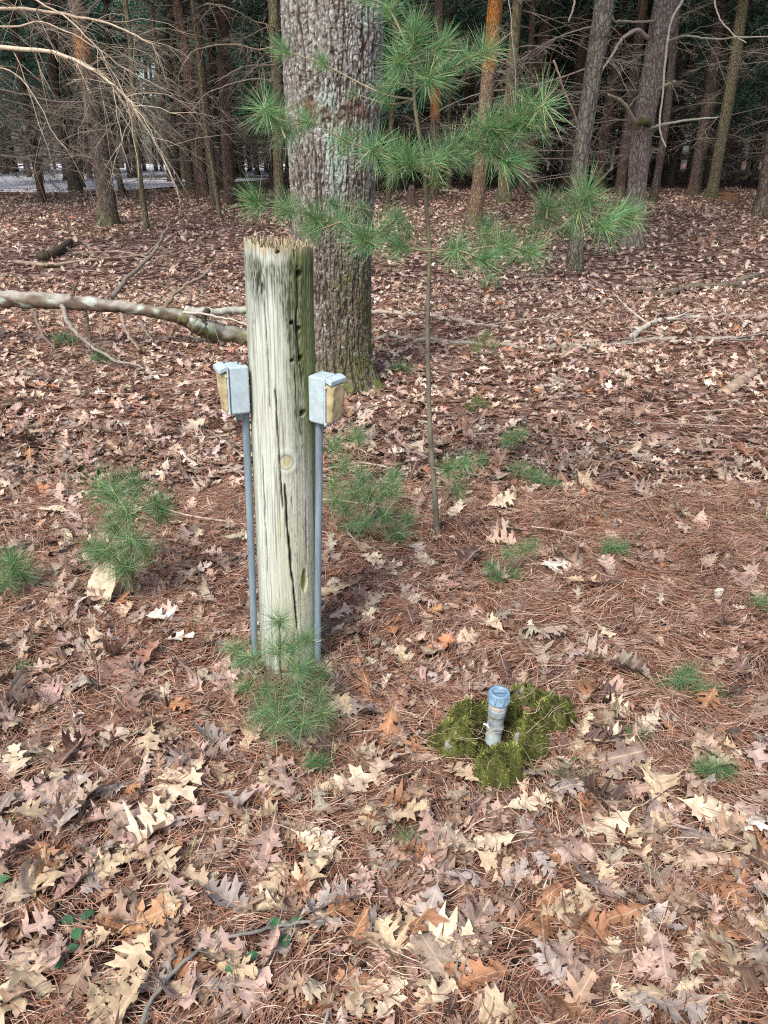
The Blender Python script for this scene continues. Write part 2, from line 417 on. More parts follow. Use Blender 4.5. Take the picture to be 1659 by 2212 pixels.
o = leaves_stuff('leaf_litter', 12500, fan(.5, 4.6), nearA, True, .75, 11, lambda r, n: r.uniform(0, .03, n), .30)
tag(o, 'brown oak leaf litter covering the near forest floor', 'leaf litter', kind='stuff')
o = leaves_stuff('leaf_litter', 19000, fan(4.6, 10.5), lambda r, n: r.uniform(.055, .135, n), False, .7, 12, lambda r, n: r.uniform(0.01, .04, n), .30)
tag(o, 'brown leaf litter around the fallen log and old pine', 'leaf litter', kind='stuff')
o = leaves_stuff('leaf_litter', 30000, fan(10.5, 30), lambda r, n: r.uniform(.09, .17, n), False, .7, 13, lambda r, n: r.uniform(0, .03, n), .33)
tag(o, 'distant leaf litter between the shaded tree trunks', 'leaf litter', kind='stuff')

# ---------------------------------------------------------------- needle mat
def ribbons(P0, yaw, pitch, length, width, bend, col, mb, seg=3):
    """curved thin ribbons, vectorised"""
    n = len(P0); t = np.linspace(0, 1, seg+1)
    d = np.column_stack([np.cos(yaw)*np.cos(pitch), np.sin(yaw)*np.cos(pitch), np.sin(pitch)])
    sdv = np.column_stack([-np.sin(yaw), np.cos(yaw), np.zeros(n)])
    c = P0[:, None] + d[:, None]*(t[None, :, None]-.5)*length[:, None, None] + sdv[:, None]*(bend[:, None]*((t-.5)**2*4)[None])[..., None]
    w = width[:, None, None]*sdv[:, None]*np.interp(t, [0, .8, 1], [1, .9, .15])[None, :, None]*.5
    up = np.zeros_like(c); up[..., 2] = (width*.25)[:, None]
    V = np.stack([c-w, c+w+up], 2).reshape(n, -1, 3); m = (seg+1)*2
    k = np.arange(seg)*2; Fq = np.stack([k, k+1, k+3, k+2], 1)
    Fw = (Fq[None] + (np.arange(n)*m)[:, None, None]).reshape(-1, 4)
    mb.add(V.reshape(-1, 3), Fw, np.repeat(col, m, 0))
def needles(n, area, length, width, seed, lift):
    r = np.random.RandomState(seed); x, y = area(r, n); ok = np.hypot(x-POST[0], y-POST[1]) > .08
    ok &= np.hypot(x-PIPE[0], y-PIPE[1]) > .12
    x, y = x[ok], y[ok]; n = len(x)
    yaw = r.rand(n)*3.14 + 1.2*noise(x*2.5, y*2.5, 3.3)*2
    yaw = np.where(r.rand(n) < .55, 3*noise(x*4, y*4, 6.6)+r.normal(0, .5, n), yaw)
    L_ = r.uniform(*length, n); pitch = r.normal(0, .13, n)
    z = gz(x, y) + r.uniform(0.001, lift, n) + np.abs(np.sin(pitch))*L_*.4
    base = np.array([(.29, .135, .085), (.38, .225, .155), (.16, .07, .045), (.54, .40, .29), (.34, .15, .08), (.075, .04, .03)])
    pk = r.choice(6, n, p=[.22, .22, .17, .15, .1, .14])
    col = base[pk]*r.uniform(.75, 1.25, (n, 1))
    mb = MB(); ribbons(np.column_stack([x, y, z]), yaw, pitch, L_, r.uniform(*width, n), r.normal(0, .010, n), col, mb)
    return mb
o = put('needle_mat', needles(95000, fan(.5, 3.6), (.05, .11), (.0011, .0019), 21, .034).mesh('needle_mat', M_needle))
tag(o, 'reddish dry pine needles matted over the near ground', 'pine needles', kind='stuff')
o = put('needle_mat', needles(52000, fan(3.6, 9.5), (.08, .14), (.0022, .0035), 22, .03).mesh('needle_mat', M_needle))
tag(o, 'rusty dry pine needles matted over the ground near the old pine', 'pine needles', kind='stuff')

def on_moss(r, n):
    x = PIPE[0]+r.normal(.02, .13, n); y = PIPE[1]+r.normal(.02, .12, n); ok = np.hypot(x-PIPE[0]-.012, y-PIPE[1]-.02) > .085; return x[ok], y[ok]
r = np.random.RandomState(5); x, y = on_moss(r, 130); mb = MB(); n = len(x)
ribbons(np.column_stack([x, y, gz(x, y)+r.uniform(.10, .12, n)]), r.rand(n)*3.1, r.normal(0, .2, n), r.uniform(.04, .08, n), r.uniform(.0011, .0017, n), r.normal(0, .008, n), np.array([(.42, .30, .20)])*r.uniform(.5, 1.2, (n, 1)), mb)
tag(put('loose_needles', mb.mesh('loose_needles', M_needle)), 'dry needles caught on the moss round the capped pipe', 'pine needles', kind='stuff')

# ---------------------------------------------------------------- single leaves near the viewer
def place_leaf(p, size, yaw, tilt, col, label, seed, amt=.5, group='larger fallen oak leaves in the foreground', name='oak_leaf', roll=None):
    r = np.random.RandomState(seed); V2, Fq = leaf_shape(108 if 'rounded leaf standing' in label else seed % 17, 0, True); V3 = curl(V2, r, amt)*size
    c = np.asarray(col)*(1+.12*noise(V2[:, 0]*4+seed, V2[:, 1]*4, 1.1))[:, None]*np.clip(1+.35*noise(V2[:, 0]*9+seed, V2[:, 1]*9, 5.1), .7, 1.2)[:, None]
    nn = len(V3)
    V3b = V3 - [0, 0, .0012]
    mb = MB().add(V3, Fq, c)
    t = (V2[:2, 0])
    sx = V3[V2[:, 0] < .001][0]
    st = spline([sx, sx+np.array([-.16, .03*(r.rand()-.5), -.01])*size, sx+np.array([-.33, .12*(r.rand()-.5), -.02])*size], 6)
    Vt, Ft = tube(st, np.linspace(.0011, .0016, 6), 5); mb.add(Vt, Ft, np.asarray(col)*.7)
    uv = np.vstack([V2, np.full((len(Vt), 2), (.5, .3))])
    o = put(name, mb.mesh(name, M_leaf, uv), None, (p[0], p[1], float(gz(p[0], p[1]))+.030+abs(math.sin(tilt))*size*.35+abs(math.sin(roll or 0))*size*.2), (roll if roll is not None else r.normal(0, .18), tilt, yaw))
    if roll is not None: o.rotation_mode = 'ZYX'
    return tag(o, label, 'leaf', group)
TAN, PALE, GREY, RUST, BRN, PINK, ORG, WHT = (.52, .39, .25), (.62, .50, .35), (.38, .315, .275), (.38, .18, .09), (.34, .22, .15), (.50, .34, .28), (.46, .25, .12), (.66, .60, .50)
# px, py, length px, yaw degrees, colour, label
BIGL = [
 (402, 1708, 150, 250, PALE, 'big pale tan oak leaf lying flat below the pine seedling at the post'),
 (790, 1705, 115, 200, PALE, 'pale tan oak leaf lying flat left of the moss-covered block'),
 (150, 1760, 175, 100, GREY, 'large grey-brown curled oak leaf leaning over a dark pine cone'),
 (600, 1920, 120, 260, TAN, 'yellow-tan rounded oak leaf touching the big grey spotted leaf'),
 (715, 1975, 165, 30, GREY, 'large grey-mauve oak leaf with small dark spots near the bent stick'),
 (310, 2010, 145, 20, ORG, 'orange-brown oak leaf beside the pale bent stick'),
 (945, 2065, 165, 10, PALE, 'long pale arched oak leaf at the bottom centre'),
 (225, 1905, 100, 40, TAN, 'tan forked oak leaf lying left of the orange-brown leaf'),
 (85, 1930, 130, 200, TAN, 'tan oak leaf lying at the left edge by small green leaves'),
 (60, 2130, 150, 330, TAN, 'tan curled oak leaf in the bottom left corner'),
 (225, 1308, 84, 80, PALE, 'pale rounded leaf standing up under the pine seedling left of the post'),
 (380, 1398, 74, 10, WHT, 'bleached white curled leaf left of the leaning post'),
 (1195, 1235, 76, 20, WHT, 'bleached white leaf right of the thin pine sapling'),
 (1260, 1270, 80, 330, TAN, 'small tan lobed leaf just below the bleached white leaf'),
 (1082, 1108, 60, 20, PALE, 'pale pinkish leaf standing up beside the thin sapling stem'),
 (900, 1200, 54, 100, GREY, 'grey folded leaf right of the leaning post'),
 (800, 1222, 60, 330, PALE, 'pale yellow lobed leaf right of the post'),
 (725, 1290, 86, 20, TAN, 'tan lobed leaf touching the right conduit'),
 (735, 1340, 80, 60, PINK, 'pinkish curled leaf below the tan leaf at the right conduit'),
 (1310, 1625, 110, 350, PALE, 'pale tan oak leaf right of the moss-covered block'),
 (1000, 1690, 105, 140, TAN, 'tan broad leaf tucked against the front of the mossy block'),
 (905, 1740, 120, 250, BRN, 'brown curled leaf below the mossy block'),
 (1140, 1755, 110, 20, PALE, 'pale yellowish leaf in front of the mossy block'),
 (1420, 1720, 110, 70, TAN, 'tan curled oak leaf on the right behind the pale pair'),
 (1530, 1775, 130, 340, PALE, 'pale cream oak leaf near the right edge'),
 (1620, 1800, 110, 10, WHT, 'whitish oak leaf at the right edge'),
 (1310, 1800, 125, 200, PALE, 'pale oak leaf with narrow lobes right of bottom centre'),
 (1420, 1965, 100, 300, BRN, 'brown curled leaf among grey needles on the lower right'),
 (1560, 2040, 100, 30, RUST, 'rust brown curled leaf in the lower right'),
 (1470, 2190, 150, 190, GREY, 'wide grey leaf at the bottom edge on the right'),
 (840, 2185, 110, 60, PALE, 'pale rounded leaf at the bottom edge left of centre'),
 (690, 1830, 95, 300, PALE, 'cream pointed leaf above the yellow-tan rounded leaf'),
 (560, 2160, 110, 250, PINK, 'pinkish leaf at the bottom edge right of the bent stick'),
 (450, 2050, 90, 290, TAN, 'tan star-shaped leaf crossed by the bent stick'),
 (300, 2105, 100, 240, TAN, 'narrow tan leaf standing left of the bent stick'),
 (1050, 2130, 120, 200, RUST, 'rust-coloured leaf under the long pale arched leaf'),
 (1075, 1890, 110, 330, TAN, 'tan leaf with long lobes right of bottom centre'),
 (300, 1600, 90, 30, TAN, 'tan leaf lying left of the seedling at the post foot'),
 (160, 1630, 95, 310, PINK, 'pink-brown leaf above the big grey-brown curled leaf'),
 (385, 1545, 80, 350, RUST, 'rusty red leaf left of the pine seedling at the post foot'),
 (485, 1500, 76, 60, PINK, 'pinkish leaf beside the pine seedling at the post foot'),
 (740, 1545, 80, 120, TAN, 'tan spread leaf lower right of the post foot'),
 (840, 1600, 80, 260, RUST, 'orange-brown upright leaf left of the mossy block'),
 (1305, 1380, 56, 290, PALE, 'pale little leaf above and right of the capped pipe'),
 (120, 1115, 70, 10, PALE, 'pale leaf at the left above the pine seedling'),
 (850, 992, 44, 20, WHT, 'small whitish leaf behind the thin pine sapling'),
]
for k, (px, py, L_, yw, cl, lb) in enumerate(BIGL):
    p = PG(px, py); place_leaf(p, L_*mpp(p)*(1.55 if 'rounded leaf standing' in lb else 1.35 if 'stand' in lb else 1.15), R(yw), (-1)**k*.12, cl, lb, 40+k, roll=(1.0 if 'stand' in lb or 'upright' in lb else None))
kinds = [(TAN, 'small tan fallen oak leaf among the foreground litter'), (PALE, 'small pale cream fallen oak leaf among the foreground litter'),
         (PINK, 'small pinkish brown fallen oak leaf among the foreground litter'), (GREY, 'small greyish fallen oak leaf among the foreground litter'),
         (RUST, 'small rusty red fallen oak leaf among the foreground litter'), (BRN, 'small dark brown fallen oak leaf among the foreground litter')]
r = np.random.RandomState(77); n = 0
while n < 235:
    px, py = r.uniform(-20, 1680), 1500 + 720*r.rand()**.75
    p = PG(px, py)
    if not keep_clear(p[0], p[1]) or math.hypot(px-1085, (py-1610)*1.2) < 180: continue
    c, lb = kinds[r.choice(6, p=[.26, .14, .18, .14, .12, .16])]
    place_leaf(p, r.uniform(.07, .135), r.rand()*6.3, r.normal(0, .3), np.array(c)*r.uniform(.62, .98), lb.replace('among the foreground litter', ('at lower left' if px < 550 else 'below the post' if px < 1100 else 'at lower right')+(', near the bottom edge' if py > 1900 else ', far from the bottom edge')), 200+n, .8, 'small fallen oak leaves in the foreground'); n += 1

# ---------------------------------------------------------------- wooden post
def post():
    cx0, cy0 = POST[0], POST[1]
    root = empty('wooden_post', (cx0, cy0, float(gz(cx0, cy0))), 'pale weathered round wooden post with broken top, standing between two grey boxes', 'post')
    zb = root.location.z
    top = PY(601, 536, cy0-.09)[2] - zb
    lean = (PY(601, 520, cy0)[0] - cx0)/top
    K, NR = 260, 760
    th = np.arange(K)*2*np.pi/K                                 # 0 faces the viewer
    face = math.atan2(-cy0, -cx0*1.0)                             # direction towards the camera
    v = np.linspace(0, 1, NR)
    TH, Vv = np.meshgrid(th, v, indexing='xy')
    thw = np.where(TH > np.pi, TH-2*np.pi, TH)
    U = np.sin(thw)                                             # -1 left edge, 1 right edge (front half)
    front = np.cos(thw)
    fz = noise(np.cos(th)*9, np.sin(th)*9, 1.2)*.009 + noise(np.cos(th)*34, np.sin(th)*34, 3.2)*.009 + np.abs(noise(np.cos(th)*60, np.sin(th)*60, 4.2))*.010
    ft = np.where(th > np.pi, th-2*np.pi, th); u1 = np.sin(ft)
    ztop = top - .004 + fz + .016*sm(-.3, -.9, u1) - .045*np.exp(-((u1-.42)/.035)**2)*(np.cos(ft) > 0) + .01*np.exp(-((u1-.3)/.06)**2)
    Z = -.12 + Vv*(ztop[None]+.12)
    zpx = lambda py: PY(610, py, cy0-.095)[2] - zb
    ct, s_ = np.cos(TH), np.sin(TH)
    Rr = .094 - .004*(Z/top) + .0025*noise(ct*1.5, s_*1.5, Z*1.5+9)
    grain = fbm(ct*22, s_*22, Z*1.6, 3); fine = noise(ct*55, s_*55, Z*3.3+5)
    Rr = Rr + .0006*grain + .0007*fine
    grn = np.array([.13, .165, .045]); drk = np.array([.035, .04, .022]); whit = np.array([.56, .61, .565])
    D = ztop[None]-Z
    st1 = noise(ct*26, s_*26, Z*2.4+3); st2 = noise(ct*48+9, s_*48, Z*6+1); n1 = fbm(ct*5, s_*5, Z*3+3, 4); spk = fbm(ct*26, s_*26, Z*44, 3); n2 = .5*st1+.5*spk; n3 = fbm(ct*4, s_*4, Z*4+1, 4)
    col = np.ones(TH.shape+(3,))*np.array([.45, .468, .375])*(1+.30*st1+.24*st2+.22*spk)[..., None]
    def mixc(c, m):
        nonlocal col
        m = np.clip(m, 0, 1)[..., None]; col = col*(1-m) + c*m
    mixc(whit, sm(.35, -.5, U)*np.clip(.35+.9*st1+.5*n1, 0, .85))
    mixc(np.array([.46, .41, .25]), sm(.95, .25, Z)*sm(-.75, -.3, U)*np.clip(.28+.7*n1+.5*st1, 0, .7))
    zh = zpx(990)
    mixc(grn, sm(.0, .5, U+.15*n1)*sm(zh-.05, zh+.25, Z)*np.clip(.85+1.0*n2+.6*n1, 0, .95)*(front > -.4))
    mixc(np.array([.20, .215, .055]), sm(.45, .75, U)*sm(.1, .3, D)*sm(.75, .45, D)*np.clip(.6+st1, 0, .85))
    mixc(grn*.8, sm(.78, .97, U)*np.clip(.35+1.0*n2, 0, .8)); mixc(grn*.9, sm(-.86, -.98, U)*np.clip(.3+1.0*n2, 0, .7))
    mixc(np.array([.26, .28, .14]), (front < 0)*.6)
    ton = sm(.05, -.03, D-(.05+.20*np.exp(-((U-.28)/.30)**2)+.10*st1))
    mixc(np.array([.055, .065, .025]), ton*sm(.02, .05, D)*np.clip(.6+1.4*st1+.9*spk, 0, .95))
    mixc(drk, 1.3*np.exp(-((U+.62)/.26)**2)*np.exp(-((D-.085)/.05)**2)*np.clip(.8+1.4*spk, 0, 1)); mixc(drk, np.exp(-((U-.35)/.12)**2)*sm(.02, .06, D)*sm(.4, .1, D)*np.clip(.1+1.6*st1+.9*spk, 0, .9))
    mixc(drk, np.exp(-((U+.80)/.07)**2)*sm(.5, .1, D)*np.clip(.25+1.4*spk+.6*st1, 0, .9))
    mixc(drk*1.1, np.exp(-((U-.46-.25*(Z-zh))/.13)**2)*sm(zpx(1030), zpx(960), Z)*sm(zpx(560), zpx(860), Z)*np.clip(.3+1.7*spk, 0, 1))
    mixc(drk*1.3, sm(.25, .42, spk)*.5*sm(-.3, .3, U))
    mixc(np.array([.40, .33, .21]), sm(.024, .004, D+.014*st2+.01*st1)*.8)
    mixc(drk*1.5, sm(.28, .5, noise(ct*62, s_*62, Z*5+5))*.55); mixc(drk*2, sm(.34, .5, noise(ct*34+4, s_*34, Z*3+5))*.6)      # thin grain lines
    # crack lines: list of (z, u) chains with width and depth
    def crack(pts, w, dep):
        nonlocal Rr
        zs = np.array([zpx(p[1]) for p in pts])[::-1]; us = np.array([p[0] for p in pts])[::-1]
        uc = np.interp(Z, zs, us) + .02*noise(Z*18, 2.5, us[0]*9) + .012*noise(Z*60, 1.5, 0.); ins = sm(zs[0]-.004, zs[0]+.03, Z)*sm(zs[-1]+.004, zs[-1]-.03, Z)*(front > 0)
        g = np.exp(-((U-uc)/(w*(.3+.7*ins)*(1+.7*noise(Z*22, us[0]*7, 3.))))**2)*ins
        Rr = Rr - dep*g; mixc(np.array([.028, .023, .016]), g*1.15)
    crack([(-.03, 1040), (.0, 1120), (.07, 1200), (.12, 1262)], .028, .022); crack([(.14, 1235), (.19, 1300), (.26, 1370)], .022, .02)
    crack([(-.24, 830), (-.2, 950), (-.14, 1060), (-.1, 1110)], .02, .010)
    crack([(.15, 1060), (.18, 1110)], .012, .004)
    crack([(.45, 560), (.5, 640), (.44, 700), (.5, 760), (.6, 850)], .018, .006)
    crack([(-.45, 640), (-.42, 900)], .012, .004); crack([(.36, 780), (.4, 920)], .014, .005)
    crack([(-.7, 980), (-.66, 1250)], .012, .004); crack([(.62, 1080), (.6, 1240)], .012, .003)
    # knot
    zk = zpx(1000); d = np.hypot((U-.03)*.092, (Z-zk)*.9); d = np.where(front > 0, d, 9)
    ring = np.exp(-((d-.028)/.010)**2); mixc(whit, ring*.32*(.7+.5*np.sin(d*900))*np.clip(.8+spk, 0, 1)); Rr = Rr + .0025*ring
    mixc(np.array([.42, .33, .12]), sm(.018, .012, d)*(.55+.8*spk)); mixc(np.array([.06, .05, .03]), np.exp(-((d-.019)/.0022)**2)*.6)
    # peg holes and rot pockets
    for (u, y, rad, dep) in ((.51, 596, .010, .03), (.47, 715, .009, .03), (.53, 779, .009, .022), (.57, 900, .0085, .03), (-.05, 545, .006, .01), (.30, 700, .006, .01), (.28, 782, .005, .008)):
        zc = zpx(y); d = np.hypot((U-u)*.088, (Z-zc)*1.0); d = np.where(front > 0, d, 9)
        g = sm(rad*1.15, rad*.6, d); Rr = Rr - dep*g; mixc(np.array([.02, .016, .012]), g*sm(-rad*.6, rad*.3, Z-zc+rad*.3)+g*.5)
        mixc(drk, .5*np.exp(-(np.maximum(d-rad, 0)/.012)**2)*(d > rad)*(.5+n2))
    zc = zpx(1262); d = np.hypot((U-.52)*.09*1.6, (Z-zc)*.36); d = np.where(front > 0, d, 9); g = sm(.016, .009, d+.004*n2)
    Rr = Rr - .02*g; mixc(np.array([.06, .075, .02]), g*.9); mixc(np.array([.34, .38, .05]), g*sm(0, .4, n3+.1))
    mixc(grn, sm(.25, .0, Z)*(.25+.8*n1))
    ang = face + TH                                              # increasing TH turns left->right as seen? handled by sign
    X = Rr*np.cos(ang); Y = Rr*np.sin(ang)
    V = np.stack([X + lean*Z, Y, Z], -1).reshape(-1, 3)
    i, j = np.meshgrid(np.arange(NR-1), np.arange(K), indexing='ij'); i = i.ravel(); j = j.ravel(); j2 = (j+1) % K
    Fq = np.stack([i*K+j, i*K+j2, (i+1)*K+j2, (i+1)*K+j], 1)
    # broken top
    ringsV = []; ringsC = []
    base_ring = np.column_stack([Rr[-1]*np.cos(ang[-1]), Rr[-1]*np.sin(ang[-1])])
    NC = 34
    for q in range(1, NC+1):
        s = 1 - q/NC*.995
        xy = base_ring*s
        zz = ztop*min(1, max(0, (s-.85)/.15)) + (top-.018)*(1-min(1, max(0, (s-.85)/.15))) + .012*noise(xy[:, 0]*60, xy[:, 1]*60, 1.) + .016*np.abs(noise(xy[:, 0]*170, xy[:, 1]*170, 7.))
        ringsV.append(np.column_stack([xy[:, 0]+lean*zz, xy[:, 1], zz]))
        nn = np.clip(.5+noise(xy[:, 0]*90, xy[:, 1]*90, 3.)[:, None]*1.6, 0, 1); ringsC.append(np.array([.40, .30, .17])*nn + np.array([.12, .12, .05])*(1-nn))
    nb = NR*K; Vt = np.vstack(ringsV)
    i, j = np.meshgrid(np.arange(NC-1), np.arange(K), indexing='ij'); i = i.ravel(); j = j.ravel(); j2 = (j+1) % K
    Ft = np.stack([nb+i*K+j, nb+i*K+j2, nb+(i+1)*K+j2, nb+(i+1)*K+j], 1)
    jj = np.arange(K); Fm = np.stack([(NR-1)*K+jj, (NR-1)*K+(jj+1) % K, nb+(jj+1) % K, nb+jj], 1)
    mb = MB().add(np.vstack([V, Vt]), np.vstack([Fq, Fm, Ft]), np.vstack([col.reshape(-1, 3), np.vstack(ringsC)]))
    # standing splinters round the rim
    r = np.random.RandomState(9); sp = MB()
    for q in range(120):
        a = r.rand()*6.283; rr = (.086-.04*r.rand()**1.5); h = r.uniform(.002, .018)*(1.4 if math.sin(a) < -.3 else 1)
        p = np.array([rr*math.cos(face+a)+lean*top, rr*math.sin(face+a), top-.012])
        q2 = p + [r.normal(0, .003), r.normal(0, .003), h+.012]
        Vv2, Ff = tube([p, (p+q2)/2, q2], [.0022, .0016, .0003], 4); sp.add(Vv2, Ff, np.array([.42, .36, .23])*r.uniform(.3, 1.1))
    put('post_body', mb.mesh('post_body', M_wood), root)
    put('splintered_rim', sp.mesh('splintered_rim', M_wood), root)
    return root, zb, top, lean
post_o, PZ, PTOP, PLEAN = post()

# ---------------------------------------------------------------- outlet boxes and conduits
def outlet_box(px, py, side, yaw, label, h=.145):
    """side -1: cover faces left. local: +x = outwards (cover), y = width, z up"""
    Yb = POST[1]-.045
    p = PY(px, py, Yb)                                             # centre of the body's near side face
    o = empty('electrical_box', p, label, 'electrical box', 'grey electrical boxes on the post')
    o.rotation_euler = (R(0), R(1.5*side), (0 if side > 0 else math.pi) + yaw)
    bd, bw = .054, .064
    put('box_body', MB().add(*box(-.004, 0, 0, bd, bw, h, .005)).mesh('box_body', M_metal, smooth=False), o)
    cp = MB().add(*box(bd/2+.0005, 0, 0, .005, bw+.008, h+.006, .002))
    put('cover_plate', cp.mesh('cover_plate', M_metal, smooth=False), o)
    # hood at the top with the hinged lid hanging below it
    V, Fs = box(0, 0, 0, .021, bw+.006, .013, .002); V[:, 2] += np.where(V[:, 0] > 0, -.006, 0)
    V += (bd/2+.014, 0, h/2-.004)
    put('hood', MB().add(V, Fs).mesh('hood', M_metal, smooth=False), o)
    n, m = 14, 22; lid = []
    u, v = np.meshgrid(np.linspace(-1, 1, n), np.linspace(-1, 1, m), indexing='ij')
    bulge = (.012 if side < 0 else .016) + .004*(v) + .0035*noise(u*2, v*2.2, 3.3+side)
    edge = sm(1, .86, np.abs(u))*sm(1, .92, np.abs(v))
    x = bd/2+.004+bulge*edge; lidV = np.stack([x, u*(bw/2-.002), v*(h/2-.010)-.006], -1).reshape(-1, 3)
    i, j = np.meshgrid(np.arange(n-1), np.arange(m-1), indexing='ij'); i = i.ravel(); j = j.ravel()
    put('cover_lid', MB().add(lidV, np.stack([i*m+j, (i+1)*m+j, (i+1)*m+j+1, i*m+j+1], 1)).mesh('cover_lid', M_yellow), o)
    for sy in (-1, 1):
        for sz in (-1, 1):
            V, Fs = lathe([(0, .0030), (.0036, .0024), (.0042, .0), (.0042, -.002)], 12)
            V = np.column_stack([V[:, 2]+bd/2+.0035+(.028 if 0 else 0), V[:, 0]+sy*(bw/2+.0005), V[:, 1]+sz*(h/2-.004 if sz < 0 else h/2-.025)])
            put('screw', MB().add(V, Fs).mesh('screw', M_screw), o)
    V, Fs = lathe([(.0, -.002), (.0135, -.002), (.0135, -.0021), (.0132, -.014), (.0122, -.0145), (.0122, -.026), (.0108, -.0265)], 20, -.008, 0); V[:, 2] -= h/2-.002
    put('conduit_hub', MB().add(V, Fs).mesh('conduit_hub', M_pipe), o)
    return o
def conduit(pts, label):
    P = spline(pts, 30); c = pts[-1]
    mb = MB().add(*tube(P-c, .0108, 18))
    o = put('conduit', mb.mesh('conduit', M_pipe), None, c)
    tag(o, label, 'conduit', 'grey conduits beside the post')
    if 'right' in label:
        q = P[25]-c; V, Fs = tube(spline([q+(.012, -.004, .0), q+(0, -.0135, .001), q+(-.013, -.004, -.001), q+(-.022, .006, .004)], 14), .0016, 6)
        put('wire_loop', MB().add(V, Fs).mesh('wire_loop', M_screw), o)
    return o
outlet_box(509, 838, -1, R(24), 'grey metal outlet box with yellowed lid on the left side of the post', .132)
outlet_box(700, 860, 1, R(-33), 'grey metal outlet box with yellowed lid on the right side of the post', .132)
Yc = POST[1]-.03
conduit([PY(530, 886, Yc), PY(537, 1050, Yc), PY(544, 1220, Yc), PY(550, 1440, Yc)-[0, 0, .05]], 'thin grey conduit running down the left side of the wooden post')
conduit([PY(689, 905, Yc-.01), PY(689, 1050, Yc-.01), PY(687, 1220, Yc-.01), PY(685, 1470, Yc-.01)-[0, 0, .05]], 'thin grey conduit running down the right side of the wooden post')

# ---------------------------------------------------------------- capped pipe in a mossy concrete collar
def capped_pipe():
    c = PIPE.copy(); c[2] = float(gz(c[0], c[1]))
    o = empty('capped_pipe', c, 'short galvanised pipe with pale blue cap standing in the mossy ring', 'pipe')
    ht = PY(1075, 1490, c[1])[2] - c[2]
    r0 = .0225
    pr = [(r0, -.05), (r0, .055), (r0+.0025, .058), (r0+.0032, .066), (r0+.0012, .071), (r0, .074), (r0+.0005, ht-.085), (r0+.003, ht-.082), (r0+.0035, ht-.060), (r0+.001, ht-.057), (r0, ht-.05), (r0, ht-.02)]
    pr2 = []
    for a, b in zip(pr[:-1], pr[1:]):
        for t in np.linspace(0, 1, 6, endpoint=False): pr2.append((a[0]+(b[0]-a[0])*t, a[1]+(b[1]-a[1])*t))
    pr2.append(pr[-1])
    V, Fs = lathe(pr2, 40); zc = V[:, 2]
    nn = fbm(V[:, 0]*50, V[:, 1]*50, zc*50)[:, None]
    col = np.array([.27, .31, .32])*(1+.6*nn); col = np.where((zc < .062)[:, None], np.array([.52, .63, .62])*(1+.25*nn), col)
    col = np.where(((nn > .25) & (zc[:, None] > .07)), np.array([.27, .24, .19]), col)
    V[:, :2] *= 1+.006*nn
    put('pipe_body', MB().add(V, Fs, col).mesh('pipe_body', M_galv), o)
    # ribbed threads of pale jointing tape
    V, Fs = lathe([(r0+.001, ht-.058), (r0+.0035, ht-.055), (r0+.002, ht-.051), (r0+.0038, ht-.047), (r0+.001, ht-.043)], 40)
    V[:, 2] += .001*np.sin(np.arctan2(V[:, 1], V[:, 0])*9)
    put('thread', MB().add(V, Fs, (.46, .42, .36)).mesh('thread', M_galv), o)
    V, Fs = tube(spline([(-r0-.012, -.004, .072), (-r0-.002, -.006, .070), (-r0+.004, -.014, .066)], 8), .0035, 8)
    put('clamp_tab', MB().add(V, Fs, (.50, .52, .50)).mesh('clamp_tab', M_galv), o)
    rc = .0290; hh = .034
    mc = mat('cap_plastic', .45, attr=False, col=(.17, .27, .36), var=(60, .2), bump=(150, .2, .0006), spec=.45)
    pf = [(.0, hh-.006), (.012, hh-.0055), (.019, hh-.005), (.0195, hh), (rc-.003, hh+.001), (rc-.0008, hh-.001), (rc, hh-.005), (rc, .008), (rc+.0012, .007), (rc+.0012, .002), (rc, 0), (r0+.001, -.001)]
    V, Fs = lathe(pf, 48); V[:, 2] += ht-.040
    cap = put('cap', MB().add(V, Fs).mesh('cap', mc), o)
    rb = MB()
    for k in range(8):
        a = k*math.pi/4+.3; V, Fs = box(0, 0, 0, .0035, .005, .022, .0012)
        V[:, 0] += rc+.0006; V = np.column_stack([V[:, 0]*math.cos(a)-V[:, 1]*math.sin(a), V[:, 0]*math.sin(a)+V[:, 1]*math.cos(a), V[:, 2]+ht-.040+.018]); rb.add(V, Fs)
    V, Fs = box(0, 0, ht-.040+hh+.0005, .034, .008, .007, .0015); rb.add(V, Fs)
    put('cap_rib', rb.mesh('cap_rib', mc), cap)
    o.rotation_euler = (0, R(2.8), 0)
capped_pipe()
